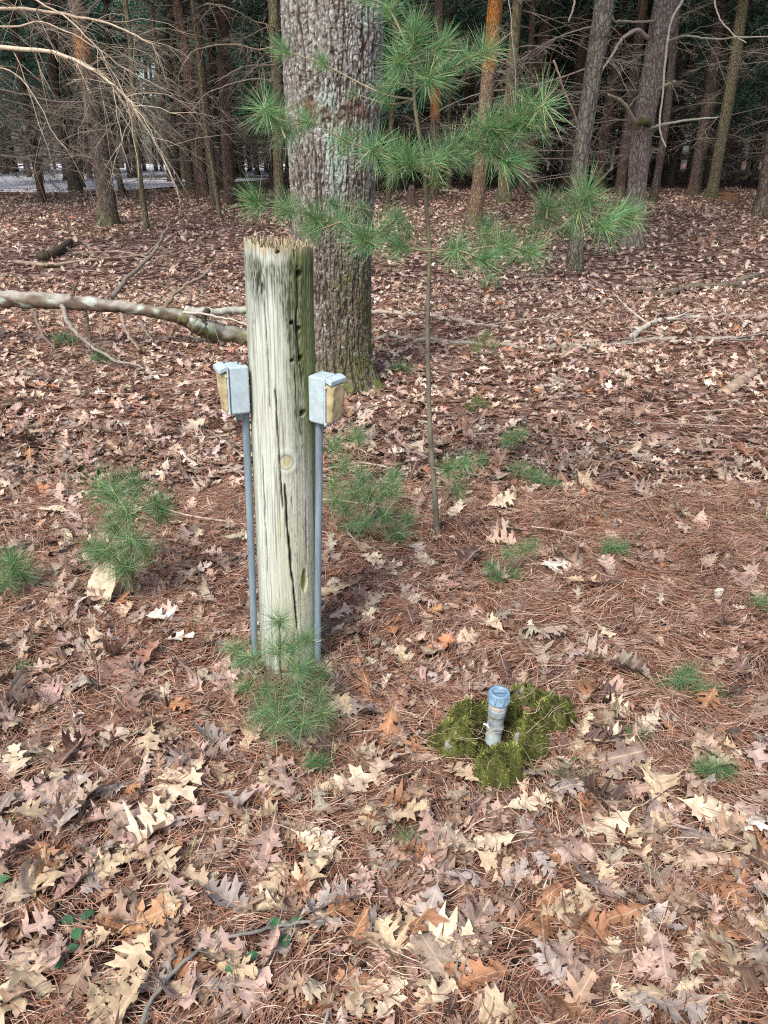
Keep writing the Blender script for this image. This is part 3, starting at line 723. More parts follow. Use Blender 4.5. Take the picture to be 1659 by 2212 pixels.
def collar(name, blobs, hole, label, cat, seed, group=None):
    """blobs: (px, py, rx px, ry px, height m). A lumpy block seen from above, with a hole for the pipe"""
    cs = [(PG(x, y), rx*mpp(PG(x, y)), ry, h) for x, y, rx, ry, h in blobs]
    o_c = cs[0][0].copy(); o_c[2] = float(gz(o_c[0], o_c[1]))
    o = empty(name, o_c, label, cat, group)
    def H(x, y):
        h = np.full(x.shape, -.03)
        for (c, r_, ryf, hh) in cs:
            d = np.hypot((x-c[0])/r_, (y-c[1])/(r_*ryf)); d = d + .30*noise(x*20+seed, y*20, 1.7) + .20*noise(x*60, y*60, 4.4)
            b = hh*np.sqrt(np.clip(1-d**4, 0, 1)) - .03*(d > 1)
            h = np.maximum(h, b)
        h = np.where(h > 0, h*1.15, h)
        h = h + (.024*noise(x*24, y*24, 2.) + .009*noise(x*70, y*70, 6.))*(h > 0)
        if hole is not None:
            d = np.hypot(x-hole[0], (y-hole[1]))/hole[2]; h = h*sm(.8, 1.1, d + .1*noise(x*30, y*30, 9.)) + .008*sm(1.05, .8, d)
        return h
    xs = np.linspace(-.26, .30, 230)+o_c[0]; ys = np.linspace(-.30, .32, 230)+o_c[1]
    X, Y = np.meshgrid(xs, ys, indexing='ij'); h = H(X, Y)
    Z = gz(X, Y)+h
    n, m = X.shape; i, j = np.meshgrid(np.arange(n-1), np.arange(m-1), indexing='ij'); i = i.ravel(); j = j.ravel()
    keep = (np.maximum.reduce([h[i, j], h[i+1, j], h[i, j+1], h[i+1, j+1]]) > -.028)
    if hole is not None: keep |= (np.hypot(X[i, j]-hole[0], Y[i, j]-hole[1]) < hole[2])
    Fq = np.stack([i*m+j, (i+1)*m+j, (i+1)*m+j+1, i*m+j+1], 1)[keep]
    used = np.unique(Fq); mp_ = np.full(n*m, -1); mp_[used] = np.arange(len(used))
    V = np.column_stack([X.ravel(), Y.ravel(), Z.ravel()])[used]; 
    nn = fbm(V[:, 0]*18, V[:, 1]*18, 1.)[:, None]
    hv = h.ravel()[used][:, None]
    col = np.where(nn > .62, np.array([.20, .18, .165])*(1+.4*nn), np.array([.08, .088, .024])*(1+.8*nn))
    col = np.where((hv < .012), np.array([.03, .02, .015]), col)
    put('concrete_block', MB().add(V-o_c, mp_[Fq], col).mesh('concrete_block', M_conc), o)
    # moss blades over the lump
    r = np.random.RandomState(seed); N0 = 60000
    x = r.uniform(xs[0], xs[-1], N0); y = r.uniform(ys[0], ys[-1], N0); hh = H(x, y)
    nn = fbm(x*18, y*18, 1.); e = .004
    gx = (H(x+e, y)-hh)/e; gy = (H(x, y+e)-hh)/e
    keep = (hh > .006) & (nn < .62) & (r.rand(N0) < np.clip(.35+.25*np.hypot(gx, gy), 0, 1))
    x, y, hh, gx, gy = x[keep], y[keep], hh[keep], np.clip(gx[keep], -3, 3), np.clip(gy[keep], -3, 3); N1 = len(x)
    nrm = np.column_stack([-gx, -gy, np.ones(N1)]); nrm /= np.linalg.norm(nrm, axis=1)[:, None]
    d = nrm + r.normal(0, .55, (N1, 3)); d[:, 2] += .3; d /= np.linalg.norm(d, axis=1)[:, None]
    L_ = r.uniform(.005, .016, N1)[:, None]; s = np.cross(d, r.normal(size=(N1, 3))); s /= np.linalg.norm(s, axis=1)[:, None]
    b = np.column_stack([x, y, gz(x, y)+hh-.001])-o_c; w = .0012; dim = np.clip(.8+1.6*noise(x*34, y*34, 3.), .2, 1.6)[:, None]
    V = np.stack([b-s*w, b+s*w, b+d*L_*.6+s*w*.9, b+d*L_], 1).reshape(-1, 3)
    Fq = (np.array([[0, 1, 2, 3]])[None]+(np.arange(N1)*4)[:, None, None]).reshape(-1, 4)
    c0 = np.array([(.11, .13, .03), (.18, .195, .042), (.32, .32, .085), (.05, .056, .02), (.19, .135, .075)])[r.choice(5, N1, p=[.32, .3, .16, .14, .08])]
    put('moss', MB().add(V, Fq, np.repeat(c0*dim*r.uniform(.7, 1.3, (N1, 1)), 4, 0)).mesh('moss', M_moss, smooth=False), o)
hc = (PIPE[0]+.010, PIPE[1]+.020, .080)
collar('concrete_collar', [(1072, 1592, 88, .85, .07), (980, 1625, 52, .75, .082), (1075, 1692, 52, .8, .10), (1138, 1634, 42, .65, .08), (1020, 1570, 50, .7, .07)],
       hc, 'broken concrete ring covered with green moss around the capped pipe', 'concrete block', 3)
collar('mossy_stone', [(1196, 1572, 44, .7, .085), (1132, 1526, 40, .55, .06), (1166, 1546, 36, .55, .07)], None,
       'moss-covered stone chunk right behind the capped pipe', 'stone', 8)

# ---------------------------------------------------------------- the old pine behind the post
def old_pine():
    bx, by = BIG[0], BIG[1]; g = float(gz(bx, by))
    o = empty('old_pine', (bx, by, g), 'thick rough-barked pine trunk with pale lichen standing right behind the wooden post', 'tree')
    t2 = PY(719, 30, by); lean = (t2[0]-bx)/(t2[2]-g)
    K = 420; zr = np.concatenate([np.linspace(-.1, 2.6, 900), np.linspace(2.62, 13, 120)]); NR = len(zr)
    TH, Z = np.meshgrid(np.arange(K)*2*np.pi/K, zr, indexing='xy'); ct, s_ = np.cos(TH), np.sin(TH)
    flare = .05*np.exp(-np.maximum(Z, 0)/.28)*(1+.7*noise(ct*1.6, s_*1.6, .5)) + .10*np.exp(-np.maximum(Z, 0)/.10)*np.clip(.5+noise(ct*2.4, s_*2.4, 7.5)+.4*np.cos(TH+.5), 0, 1.4)
    R0 = ((.254+.050*sm(.7, 2.3, Z))*(1-.026*np.maximum(Z-2.3, 0)) + flare + .008*noise(ct*2, s_*2, Z*1.5))
    R0 = np.maximum(R0, .02)
    wu = TH/(2*np.pi)*58; wz = Z/.030
    wu2 = wu + .65*noise(ct*5, s_*5, Z*7) + .3*noise(ct*14, s_*14, Z*18); wz2 = wz + .9*noise(ct*6, s_*6, Z*6+20) + .4*noise(ct*15, s_*15, Z*15)
    f1, f2, idd = cells(wu2, wz2*.55, 58)
    edge = .55+.45*sm(.0, .16, f2-f1)
    rid = sm(.0, .20, np.abs(noise(ct*10+.5*noise(ct*9, s_*9, Z*9), s_*10, Z*2.6+2)+.25*noise(ct*20, s_*20, Z*20)))
    rid2 = sm(.0, .12, np.abs(noise(ct*7, s_*7, Z*11+5)+.4*noise(ct*22, s_*22, Z*14)))
    edge = edge*rid*(.40+.60*rid2)
    fine = noise(ct*40, s_*40, Z*45); mid = noise(ct*18, s_*18, Z*22)
    Rr = R0 + .011*(edge-.6) + .0045*(idd-.5) + .0022*fine + .003*mid
    col = np.array([.18, .145, .12])*(1+.35*(idd-.5))[..., None]*(1+.55*fine+.4*mid)[..., None]
    crev = np.array([.04, .026, .02]); col = crev*(1-edge[..., None]) + col*edge[..., None]
    def mixc(c, m):
        nonlocal col
        m = np.clip(m, 0, 1)[..., None]; col = col*(1-m)+np.asarray(c)*m
    grey = sm(.7, 1.6, Z)                                          # paler, greyer bark higher up
    mixc((.27, .26, .24), grey*edge*(.42+.6*mid+.3*fine))
    big = fbm(ct*2.5, s_*2.5, Z*2.2, 3)
    l1, l2, li = cells(TH/(2*np.pi)*70+1.1*fine, Z/.021+1.1*mid, 70)
    lich = (sm(.55, .3, l1)*(li > .84-.34*grey-.3*big))*np.clip(.6+1.2*fine, 0, 1)
    mixc((.50, .54, .49), lich*edge*.9)
    mixc((.38, .50, .42), sm(.28, .5, big+.25*fine)*grey*edge*.7)
    # moss up the right hand side and round the foot
    side = sm(.1, .9, np.cos(TH-R(-28)))
    mixc((.085, .095, .022), side*sm(2.0, .3, Z)*(.2+1.3*mid+.5*big+.3)*edge)
    mixc((.11, .13, .03), sm(.42, .05, Z)*(.5+1.1*mid)*edge)
    # scar at eye height
    zs = PY(690, 240, by-.26)[2]-g
    sc = sm(.09, .02, np.abs(Z-zs-.02*np.sin(TH*5)))*sm(.1, .6, noise(ct*3, s_*3, Z*6+3)+.35); mixc((.13, .075, .05), sc*(.7+mid)); Rr = Rr+.006*sc*mid*3
    X = Rr*ct + lean*Z; Yv = Rr*s_
    V = np.stack([X, Yv, Z], -1).reshape(-1, 3)
    i, j = np.meshgrid(np.arange(NR-1), np.arange(K), indexing='ij'); i = i.ravel(); j = j.ravel(); j2 = (j+1) % K
    Fq = np.stack([i*K+j, i*K+j2, (i+1)*K+j2, (i+1)*K+j], 1)
    put('trunk', MB().add(V, Fq, col.reshape(-1, 3)).mesh('trunk', M_bigbark), o)
    return o
bigo = old_pine()

# ---------------------------------------------------------------- branches, crowns, trunks
def dead_branch(seed, length=1.8, r0=.012, droop=.3, twigs=12, sub=3, col=(.25, .205, .165), up=.1):
    r = np.random.RandomState(seed); mb = MB()
    n = 9; t = np.linspace(0, 1, n)
    P = np.column_stack([t*length, .12*length*np.cumsum(r.normal(0, .22, n))*t, length*(up*t - droop*t*t) + .04*length*np.cumsum(r.normal(0, .25, n))*t])
    c = np.array(col)
    mb.add(*tube(P, np.linspace(r0, r0*.2, n), 5), c*r.uniform(.9, 1.1))
    for k in range(twigs):
        a = r.uniform(.15, .97); b = np.array([np.interp(a, t, P[:, q]) for q in range(3)])
        l = length*r.uniform(.18, .48)*(1.15-a*.7); yaw = r.choice([-1, 1])*r.uniform(.4, 1.2); pt = r.normal(-.1, .4)
        d = np.array([math.cos(yaw)*math.cos(pt), math.sin(yaw)*math.cos(pt), math.sin(pt)])
        tt = np.linspace(0, 1, 5)[:, None]
        Q = b + d*l*tt + np.array([0, 0, -1])*l*r.uniform(0, .35)*tt**2 + np.cumsum(r.normal(0, .03*l, (5, 3)), 0)*tt
        mb.add(*tube(Q, np.linspace(r0*.42, r0*.1, 5)*(1.1-a*.4), 3), c*r.uniform(.8, 1.35))
        for q in range(sub):
            a2 = r.uniform(.25, .95); b2 = Q[0]+(Q[-1]-Q[0])*a2 if False else np.array([np.interp(a2, tt[:, 0], Q[:, w]) for w in range(3)])
            d2 = d + r.normal(0, .7, 3); d2 /= np.linalg.norm(d2); l2 = l*r.uniform(.2, .5)
            mb.add(*tube([b2, b2+d2*l2*.5+[0, 0, -.02*l2], b2+d2*l2+[0, 0, -.1*l2]], [r0*.2, r0*.14, r0*.06], 3), c*r.uniform(.8, 1.35))
    return mb
BR = [dead_branch(300+k, 1.9, .013, .25*(k % 3), 14, 3, up=.05+.12*(k % 2)).mesh('branch', M_twig) for k in range(7)]
BRF = []                                                            # whole sets of far branches
def branch_set(seed, h0, h1, n, col):
    r = np.random.RandomState(seed); mb = MB()
    for k in range(n):
        b = dead_branch(seed*50+k, r.uniform(1.2, 2.8), .022, r.uniform(0, .4), 8, 1, col, r.uniform(-.1, .3))
        a = r.rand()*6.283; z = h0+(h1-h0)*r.rand(); ca, sa = math.cos(a), math.sin(a); off = 0
        for V in b.v: V[:] = np.column_stack([V[:, 0]*ca-V[:, 1]*sa, V[:, 0]*sa+V[:, 1]*ca, V[:, 2]+z])
        for kk, l in b.f.items():
            for f in l: mb.f.setdefault(kk, []).append(f+mb.n)
        mb.v += b.v; mb.c += b.c; mb.n += b.n
    return mb.mesh('branches', M_twig)
BSET = [branch_set(40+k, .8 if k < 3 else .3, 8.5, 58, (.20, .17, .14)) for k in range(4)]
def crown(seed, z0, z1, rad, n):
    """sprays of thin needle-clump blades along drooping boughs"""
    r = np.random.RandomState(seed); mb = MB(); B = []; D = []
    nb = 60
    for k in range(nb):
        z = z0+(z1-z0)*(k/nb); L_ = rad*(1-.75*(k/nb))*r.uniform(.6, 1.1); a = k*2.4+r.rand()
        t = np.linspace(0, 1, 5); P = np.column_stack([np.cos(a)*t*L_, np.sin(a)*t*L_, z + .3*t-.55*t*t*L_*.5])
        mb.add(*tube(P, np.linspace(.03, .006, 5), 3), (.12, .09, .07))
        m = n//nb; q = r.uniform(.2, 1, m); b = np.column_stack([np.interp(q, t, P[:, i]) for i in range(3)]) + r.normal(0, .22, (m, 3))*np.array([1, 1, .6])
        B.append(b); D.append(r.normal(0, 1, (m, 3)))
    B = np.vstack(B); D = np.vstack(D); D /= np.linalg.norm(D, axis=1)[:, None]; N1 = len(B)
    for q in range(4):
        d = D + r.normal(0, .6, (N1, 3)); d /= np.linalg.norm(d, axis=1)[:, None]; s = np.cross(d, r.normal(size=(N1, 3))); s /= np.linalg.norm(s, axis=1)[:, None]
        L_ = r.uniform(.14, .30, (N1, 1)); w = .022
        V = np.stack([B-s*w*.4, B+d*L_*.6-s*w, B+d*L_, B+d*L_*.6+s*w], 1).reshape(-1, 3)
        Fq = (np.array([[0, 1, 2, 3]])[None]+(np.arange(N1)*4)[:, None, None]).reshape(-1, 4)
        c0 = np.array([(.10, .23, .165), (.14, .29, .21), (.07, .16, .12), (.17, .29, .19)])[r.randint(0, 4, N1)]
        mb.add(V, Fq, np.repeat(c0, 4, 0))
    return mb.mesh('crown', M_crown)
CR = [crown(60, 6.0, 14.5, 2.3, 3400), crown(61, 5.2, 13.0, 2.1, 3400), crown(62, 6.8, 15.0, 2.5, 3400)]
CRLOW = crown(63, 2.4, 10.0, 2.2, 3000)
put('crown', CR[0], bigo, (0, 0, 2.5)); 

def trunk_mesh(P, r, K=28, col=(.17, .12, .10), moss=.5, wound=None, seed=0, name='trunk', material=None, lichen=0.):
    """P: points up the trunk, relative to the base; wound: (z0, z1) amber patch"""
    n = 90; Q = spline(P, n); rr = np.interp(np.linspace(0, 1, n), np.linspace(0, 1, len(r)), r)
    z = Q[:, 2]; rr = rr*(1+.42*np.exp(-np.maximum(z, 0)/.22))
    V, Fs = tube(Q, rr, K); th = np.tile(np.arange(K)*2*np.pi/K, n); ct, s_ = np.cos(th), np.sin(th); zz = np.repeat(z, K)
    d = .06*np.repeat(rr, K)*noise(ct*2+seed, s_*2, zz*2.5)+.10*np.repeat(rr, K)*np.exp(-np.maximum(zz, 0)/.15)*noise(ct*2.5+seed, s_*2.5, .3)
    ctr = np.repeat(Q, K, 0); dv = V[:n*K]-ctr; V[:n*K] += dv/(np.linalg.norm(dv, axis=1)[:, None]+1e-9)*d[:, None]*1.6
    c = np.array(col)*(1+.35*fbm(ct*3+seed, s_*3, zz*1.2, 3))[:, None]
    m = np.clip(sm(.7*moss+.05, 0, zz)*(.5+.9*noise(ct*3, s_*3, zz*4+seed)), 0, 1)[:, None]*moss*1.4; m = np.clip(m, 0, 1); c = c*(1-m)+np.array([.075, .085, .025])*m
    if lichen: 
        m = np.clip(sm(.1, .5, noise(ct*6+seed, s_*6, zz*9))*lichen, 0, 1)[:, None]; c = c*(1-m)+np.array([.33, .34, .29])*m
    if wound:
        m = (sm(wound[0]-.15, wound[0]+.15, zz)*sm(wound[1]+.15, wound[1]-.15, zz)*np.clip(.7+.9*noise(ct*2+seed, s_*2, zz*5), 0, 1))[:, None]; c = c*(1-m)+np.array([.50, .20, .05])*m
    c = np.vstack([c, c[:1], c[-1:]])
    return MB().add(V, Fs, c).mesh(name, material or M_bark)
BRN1, RED, GRY, DRK, PUR, OLV = (.13, .092, .072), (.14, .09, .07), (.24, .19, .155), (.085, .062, .052), (.235, .18, .155), (.17, .145, .085)
# label, base px, py, then chain of (px, py) upwards, width px at base and at the top of the picture, colour, moss, wound rows, branches
TREES = [
 ('brown pine at the left with an amber wound and mossy foot', (235, 487), [(222, 370), (205, 270), (178, 100), (165, 0)], 44, 34, BRN1, .8, (130, 84), 26),
 ('slim olive-brown trunk just right of the amber-wounded pine', (318, 497), [(300, 360), (288, 200), (281, 80), (270, 0)], 13, 11, OLV, .3, None, 10),
 ('dark leaning trunk in front of the bright clearing at far left', (165, 414), [(145, 330), (130, 260), (115, 150), (112, 0)], 28, 22, DRK, .2, None, 16),
 ('reddish brown trunk, the thicker one left of the old pine', (498, 440), [(490, 300), (484, 150), (478, 0)], 29, 25, RED, .3, None, 18),
 ('brown trunk close beside the reddish trunk left of the old pine', (466, 446), [(455, 340), (440, 200), (428, 80), (420, 0)], 22, 20, BRN1, .3, None, 12),
 ('thin crooked sapling trunk leaning left before the reddish trunk', (477, 474), [(460, 370), (445, 280), (432, 150), (415, 0)], 10, 8, OLV, .2, None, 6),
 ('slender dark trunk midway between the left pine and reddish trunk', (387, 403), [(378, 300), (370, 200), (360, 0)], 15, 12, DRK, .2, None, 12),
 ('short reddish thin trunk beside the slender dark one', (424, 400), [(415, 330), (406, 250), (396, 0)], 12, 10, RED, .2, None, 10),
 ('light brown trunk half hidden behind the left side of the old pine', (603, 470), [(601, 350), (596, 150), (590, 0)], 24, 23, OLV, .2, None, 18),
 ('slender trunk leaning right below the amber-wounded pine', (268, 425), [(245, 330), (238, 240), (228, 0)], 14, 11, DRK, .2, None, 10),
 ('straight pine with bright amber upper trunk right of the sapling', (1023, 487), [(1035, 390), (1048, 240), (1060, 110), (1070, 0)], 34, 32, (.20, .13, .08), .4, (150, -60), 12),
 ('pine with a small amber wound right behind the sapling stem', (936, 424), [(938, 330), (941, 220), (950, 0)], 26, 22, BRN1, .3, (255, 190), 12),
 ('dark brown pine between the amber pine and the rough grey trunk', (1134, 413), [(1146, 330), (1160, 200), (1185, 0)], 34, 27, RED, .5, None, 16),
 ('rough grey-brown furrowed trunk with mossy foot, right of the sapling', (1241, 584), [(1248, 470), (1252, 360), (1275, 200), (1300, 40), (1306, 0)], 34, 42, (.19, .165, .13), .7, None, 6),
 ('mauve-brown scaly pine with broken branch stubs on the right', (1364, 531), [(1374, 420), (1386, 290), (1408, 170), (1428, 60), (1440, 0)], 44, 52, PUR, .3, None, 10),
 ('dark mossy trunk directly right of the mauve-brown pine', (1410, 437), [(1422, 370), (1440, 250), (1465, 0)], 19, 17, DRK, .8, None, 12),
 ('brown trunk, first of the two leaning at the far right', (1496, 422), [(1512, 320), (1535, 180), (1560, 0)], 26, 22, BRN1, .4, None, 16),
 ('brown mossy-footed trunk, second of the two leaning at the far right', (1536, 428), [(1553, 330), (1580, 180), (1600, 40), (1606, 0)], 27, 24, OLV, .7, None, 16),
 ('thick brown trunk cut by the right edge of the picture', (1645, 467), [(1665, 350), (1690, 200), (1720, 0)], 42, 36, BRN1, .6, None, 16),
 ('dark trunk close behind the rough grey-brown furrowed trunk', (1222, 415), [(1236, 300), (1252, 150), (1268, 0)], 26, 24, DRK, .2, None, 14),
 ('reddish dark trunk between the furrowed and mauve-brown trunks', (1290, 412), [(1300, 330), (1320, 200), (1345, 0)], 26, 24, RED, .2, None, 14),
 ('dark trunk close left of the mauve-brown pine', (1338, 420), [(1348, 330), (1366, 200), (1390, 0)], 24, 22, BRN1, .2, None, 12),
 ('thin olive trunk between the old pine and the sapling', (838, 440), [(842, 330), (848, 200), (855, 0)], 12, 11, OLV, .2, None, 8),
]
hand = {}
def tree_from(label, base, chain, w0, w1, col, moss, wound, nb, seed):
    b = PG(*base); Yb = b[1]
    pts = [np.zeros(3)]; m0 = mpp(b)
    for (x, y) in chain: pts.append(PY(x, y, Yb)-b)
    d = pts[-1]-pts[-2]; d = d/d[2]; zt = pts[-1][2]
    d[0] = np.clip(d[0]*.5, -.05, .05); d[1] = 0
    H = 13.5
    pts += [pts[-1]+d*(H-zt)*.5, pts[-1]+d*(H-zt)]
    pts[0] = pts[0]-[0, 0, .12]
    mt = mpp(PY(chain[-1][0], chain[-1][1], Yb))
    r0, r1 = w0*m0/2*.86, w1*mt/2
    zs = [p[2] for p in pts]; rad = np.interp(zs, [0, zt, H], [r0, r1, .04])
    wd = None
    if wound: wd = (PY(chain[-1][0], wound[0], Yb)[2]-b[2], PY(chain[-1][0], wound[1], Yb)[2]-b[2])
    o = empty('pine_tree', b, label, 'tree', None)
    put('trunk', trunk_mesh(pts, rad, col=col, moss=moss, wound=wd, seed=seed*3.7, lichen=.5 if w0 > 30 else .2), o)
    r = np.random.RandomState(seed+900)
    nb = int(nb*(1.8 if base[0] < 600 else 1.35))
    for k in range(nb):
        z = r.uniform(1.2 if nb > 8 else 2.2, max(zt+1.5, 5)); P = spline(pts, 40); c = np.array([np.interp(z, P[:, 2], P[:, q]) for q in range(3)])
        put('branch', BR[r.randint(7)], o, c, (r.normal(0, .3), r.normal(0.05, .2), r.rand()*6.283), r.uniform(.5, 1.05)*(.75 if w0 < 16 else 1))
    if w0 > 13: put('crown', CR[seed % 3], o, (pts[-1][0]*.6, 0, 0), (0, 0, seed*1.3), 1.0)
    hand[label] = (o, b, pts)
    return o
for k, T in enumerate(TREES): tree_from(*T, k)

def pixbranch(parent, pts, r0, r1, col, seed, twigs=0, name='branch', tl=(.2, .6), bias=(0, 0, -.12), k=6, straight=False):
    """a branch through picture points (px, py, Y), as a child of `parent`, with hanging twigs"""
    P = spline([PY(*p) for p in pts], 26) - np.array(parent.location); r = np.random.RandomState(seed)
    if straight:
        W3 = np.array([PY(*p) for p in pts])-np.array(parent.location); ii = np.linspace(0, len(pts)-1, 26); P = np.column_stack([np.interp(ii, np.arange(len(pts)), W3[:, q]) for q in range(3)])
        P[1:] += r.normal(0, r0*.22, (25, 3))
    P[1:] += np.cumsum(r.normal(0, .0085*np.linalg.norm(P[-1]-P[0])/3, (25, 3)), 0)
    mb = MB().add(*tube(P, np.linspace(r0, r1, 26), k), np.array(col)*r.uniform(.9, 1.1))
    for q in range(twigs):
        i = r.randint(3, 25); d = (P[i]-P[i-1]); d /= np.linalg.norm(d); d = d*r.uniform(.2, 1)+r.normal(0, .55, 3)+np.array(bias); d /= np.linalg.norm(d)
        l = r.uniform(*tl); t = np.linspace(0, 1, 7)[:, None]; Q = P[i]+d*l*t+np.array([0, 0, -.35])*l*t**2+np.cumsum(r.normal(0, .018*l, (7, 3)), 0)
        mb.add(*tube(Q, np.linspace(r0*.20, r1*.30, 7), 4), np.array(col)*r.uniform(.55, 1.05))
        for w in range(r.randint(1, 5)):
            j = r.randint(1, 6); d2 = d+r.normal(0, .6, 3); l2 = l*r.uniform(.2, .6)
            mb.add(*tube([Q[j], Q[j]+d2*l2*.5, Q[j]+d2*l2+[0, 0, -.15*l2]], [r0*.11, r0*.08, r1*.2], 3), np.array(col)*r.uniform(.65, 1.1))
    return put(name, mb.mesh(name, M_twig), parent)
# a pine out of frame at the left whose dead boughs arch into the picture
lo = empty('pine_tree', (-6.6, 10.0, float(gz(-6.6, 10.0))), 'pine at the left edge whose pale dead boughs arch into the picture', 'tree')
put('trunk', trunk_mesh([(0, 0, -.1), (.05, 0, 3), (.1, 0, 7), (.2, 0, 13)], [.2, .17, .12, .05], col=BRN1, seed=5), lo)
put('crown', CR[1], lo, (0, 0, 1.5))
TW = (.40, .32, .235)
pixbranch(lo, [(-130, 100, 9.9), (0, 96, 9.6), (110, 104, 9.4), (190, 138, 9.2), (255, 190, 9.0), (300, 245, 8.9)], .030, .008, (.56, .47, .34), 1, 26, tl=(.3, .85))
pixbranch(lo, [(-130, 10, 9.9), (60, 20, 9.7), (200, 35, 9.5), (300, 75, 9.3), (350, 96, 9.2)], .022, .005, TW, 2, 22, tl=(.3, .85))
pixbranch(lo, [(-130, 40, 9.9), (-20, 5, 9.2), (60, -10, 9.0), (160, 40, 8.7), (240, 130, 8.6), (285, 230, 8.5)], .014, .003, TW, 3, 20, tl=(.4, 1.1))
pixbranch(lo, [(-130, 180, 10), (0, 190, 10), (120, 215, 10), (230, 225, 10), (300, 300, 10)], .016, .003, (.17, .14, .11), 4, 22, tl=(.3, .85))
pixbranch(lo, [(-130, 260, 10), (0, 235, 10.3), (80, 280, 10.5), (150, 330, 10.6), (250, 390, 10.7)], .02, .003, (.13, .11, .09), 5, 26, tl=(.3, .85))
pixbranch(lo, [(-130, 330, 10), (0, 340, 10.3), (120, 365, 10.5), (230, 395, 10.6)], .018, .003, (.13, .11, .09), 6, 30, tl=(.3, .85))
pixbranch(lo, [(-130, 60, 9.9), (20, 60, 9.5), (110, 60, 9.3), (200, 100, 9.2), (280, 160, 9.2), (400, 220, 9.2)], .012, .003, TW, 7, 24, tl=(.4, 1.1))
pixbranch(lo, [(-130, 140, 9.9), (0, 150, 9.6), (60, 190, 9.5), (120, 290, 9.4), (150, 330, 9.3)], .010, .003, TW, 8, 14, tl=(.4, 1.0))
t9 = hand[TREES[8][0]][0]; Y9 = t9.location.y
pixbranch(t9, [(596, 100, Y9), (560, 106, Y9-.5), (500, 98, Y9-1), (430, 106, Y9-1.5), (405, 135, Y9-2), (385, 175, Y9-2)], .022, .006, TW, 11, 14, tl=(.3, .85))
pixbranch(t9, [(598, 175, Y9), (550, 170, Y9-.5), (500, 180, Y9-1), (450, 205, Y9-1.5), (420, 240, Y9-2)], .018, .005, TW, 12, 14, tl=(.3, .85))
pixbranch(t9, [(598, 60, Y9), (560, 50, Y9-.8), (500, 20, Y9-1.6), (440, 5, Y9-2)], .018, .005, TW, 13, 12, tl=(.3, .85))
pixbranch(t9, [(598, 140, Y9), (560, 142, Y9-.8), (520, 150, Y9-1.6), (470, 190, Y9-2)], .014, .004, TW, 14, 12, tl=(.3, .85))
t1 = hand[TREES[0][0]][0]; Y1 = t1.location.y
pixbranch(t1, [(215, 268, Y1), (150, 255, Y1-.5), (60, 225, Y1-1), (-40, 200, Y1-1.5)], .035, .01, (.14, .12, .09), 15, 24, tl=(.5, 1.6))
pixbranch(t1, [(218, 275, Y1), (260, 262, Y1-.5), (330, 250, Y1-1), (400, 300, Y1-1.5)], .025, .008, (.16, .13, .10), 16, 18, tl=(.5, 1.5))
t15 = hand[TREES[14][0]][0]; Y5 = t15.location.y
PB = (.38, .32, .26)
pixbranch(t15, [(1402, 85, Y5), (1378, 66, Y5-.4), (1345, 85, Y5-.6), (1325, 120, Y5-.7), (1305, 150, Y5-.8), (1290, 178, Y5-.9)], .034, .011, PB, 21, 3)
pixbranch(t15, [(1378, 275, Y5-.1), (1358, 245, Y5-.4), (1340, 220, Y5-.6), (1310, 206, Y5-.8)], .042, .016, (.36, .32, .24), 22, 2)
pixbranch(t15, [(1395, 280, Y5-.1), (1430, 268, Y5-.3), (1490, 258, Y5-.4), (1550, 255, Y5-.5)], .026, .013, (.34, .35, .26), 23, 1)
pixbranch(t15, [(1412, 200, Y5), (1435, 185, Y5-.3), (1460, 175, Y5-.4)], .032, .02, (.36, .35, .22), 24, 0)
pixbranch(t15, [(1420, 45, Y5), (1350, 45, Y5-.6), (1330, 48, Y5-.9), (1318, 30, Y5-1)], .02, .010, PB, 25, 3)
pixbranch(t15, [(1400, 268, Y5-.1), (1395, 262, Y5-.35), (1378, 266, Y5-.3)], .07, .05, (.08, .085, .03), 26, 0)
pixbranch(t15, [(1425, 95, Y5), (1480, 80, Y5-.5), (1540, 88, Y5-.9), (1600, 85, Y5-1.3), (1680, 82, Y5-1.7)], .02, .008, (.30, .29, .22), 27, 8, tl=(.3, .9))
def vine(pts, r0, label, seed, col=(.46, .41, .34)):
    r0 *= .68
    P = spline([PY(*p) for p in pts], 40); c = P[0].copy(); r = np.random.RandomState(seed); P = P-c+np.cumsum(r.normal(0, .003, (40, 3)), 0)
    o = put('hanging_branch', MB().add(*tube(P, np.linspace(r0, r0*.6, 40), 6), col).mesh('hanging_branch', M_twig), None, c); return tag(o, label, 'branch')
vine([(1500, -60, Y5-.9), (1474, 0, Y5-.9), (1450, 45, Y5-.9), (1440, 110, Y5-.9), (1432, 190, Y5-.9), (1425, 255, Y5-.9), (1427, 290, Y5-.9), (1437, 316, Y5-.9)], .030, 'long pale dead branch hanging down in front of the mauve-brown pine', 3)
vine([(1540, -60, Y5-1.2), (1548, 20, Y5-1.2), (1575, 65, Y5-1.2), (1612, 93, Y5-1.2)], .018, 'short pale dead branch hanging at the upper right corner', 4)
vine([(1215, -50, 14), (1240, -5, 14), (1228, 50, 14)], .03, 'short straight pale dead branch hanging right of the amber pine', 5, (.5, .40, .32))
vine([(1095, -40, 13.4), (1104, 60, 13.4), (1112, 150, 13.4), (1113, 228, 13.4)], .012, 'thin pale dead twig hanging in front of the amber pine', 6, (.42, .38, .34))
vine([(1195, 130, 14), (1218, 195, 14), (1250, 270, 14), (1268, 320, 14)], .026, 'reddish broken branch slanting left of the furrowed grey trunk', 7, (.34, .22, .17))

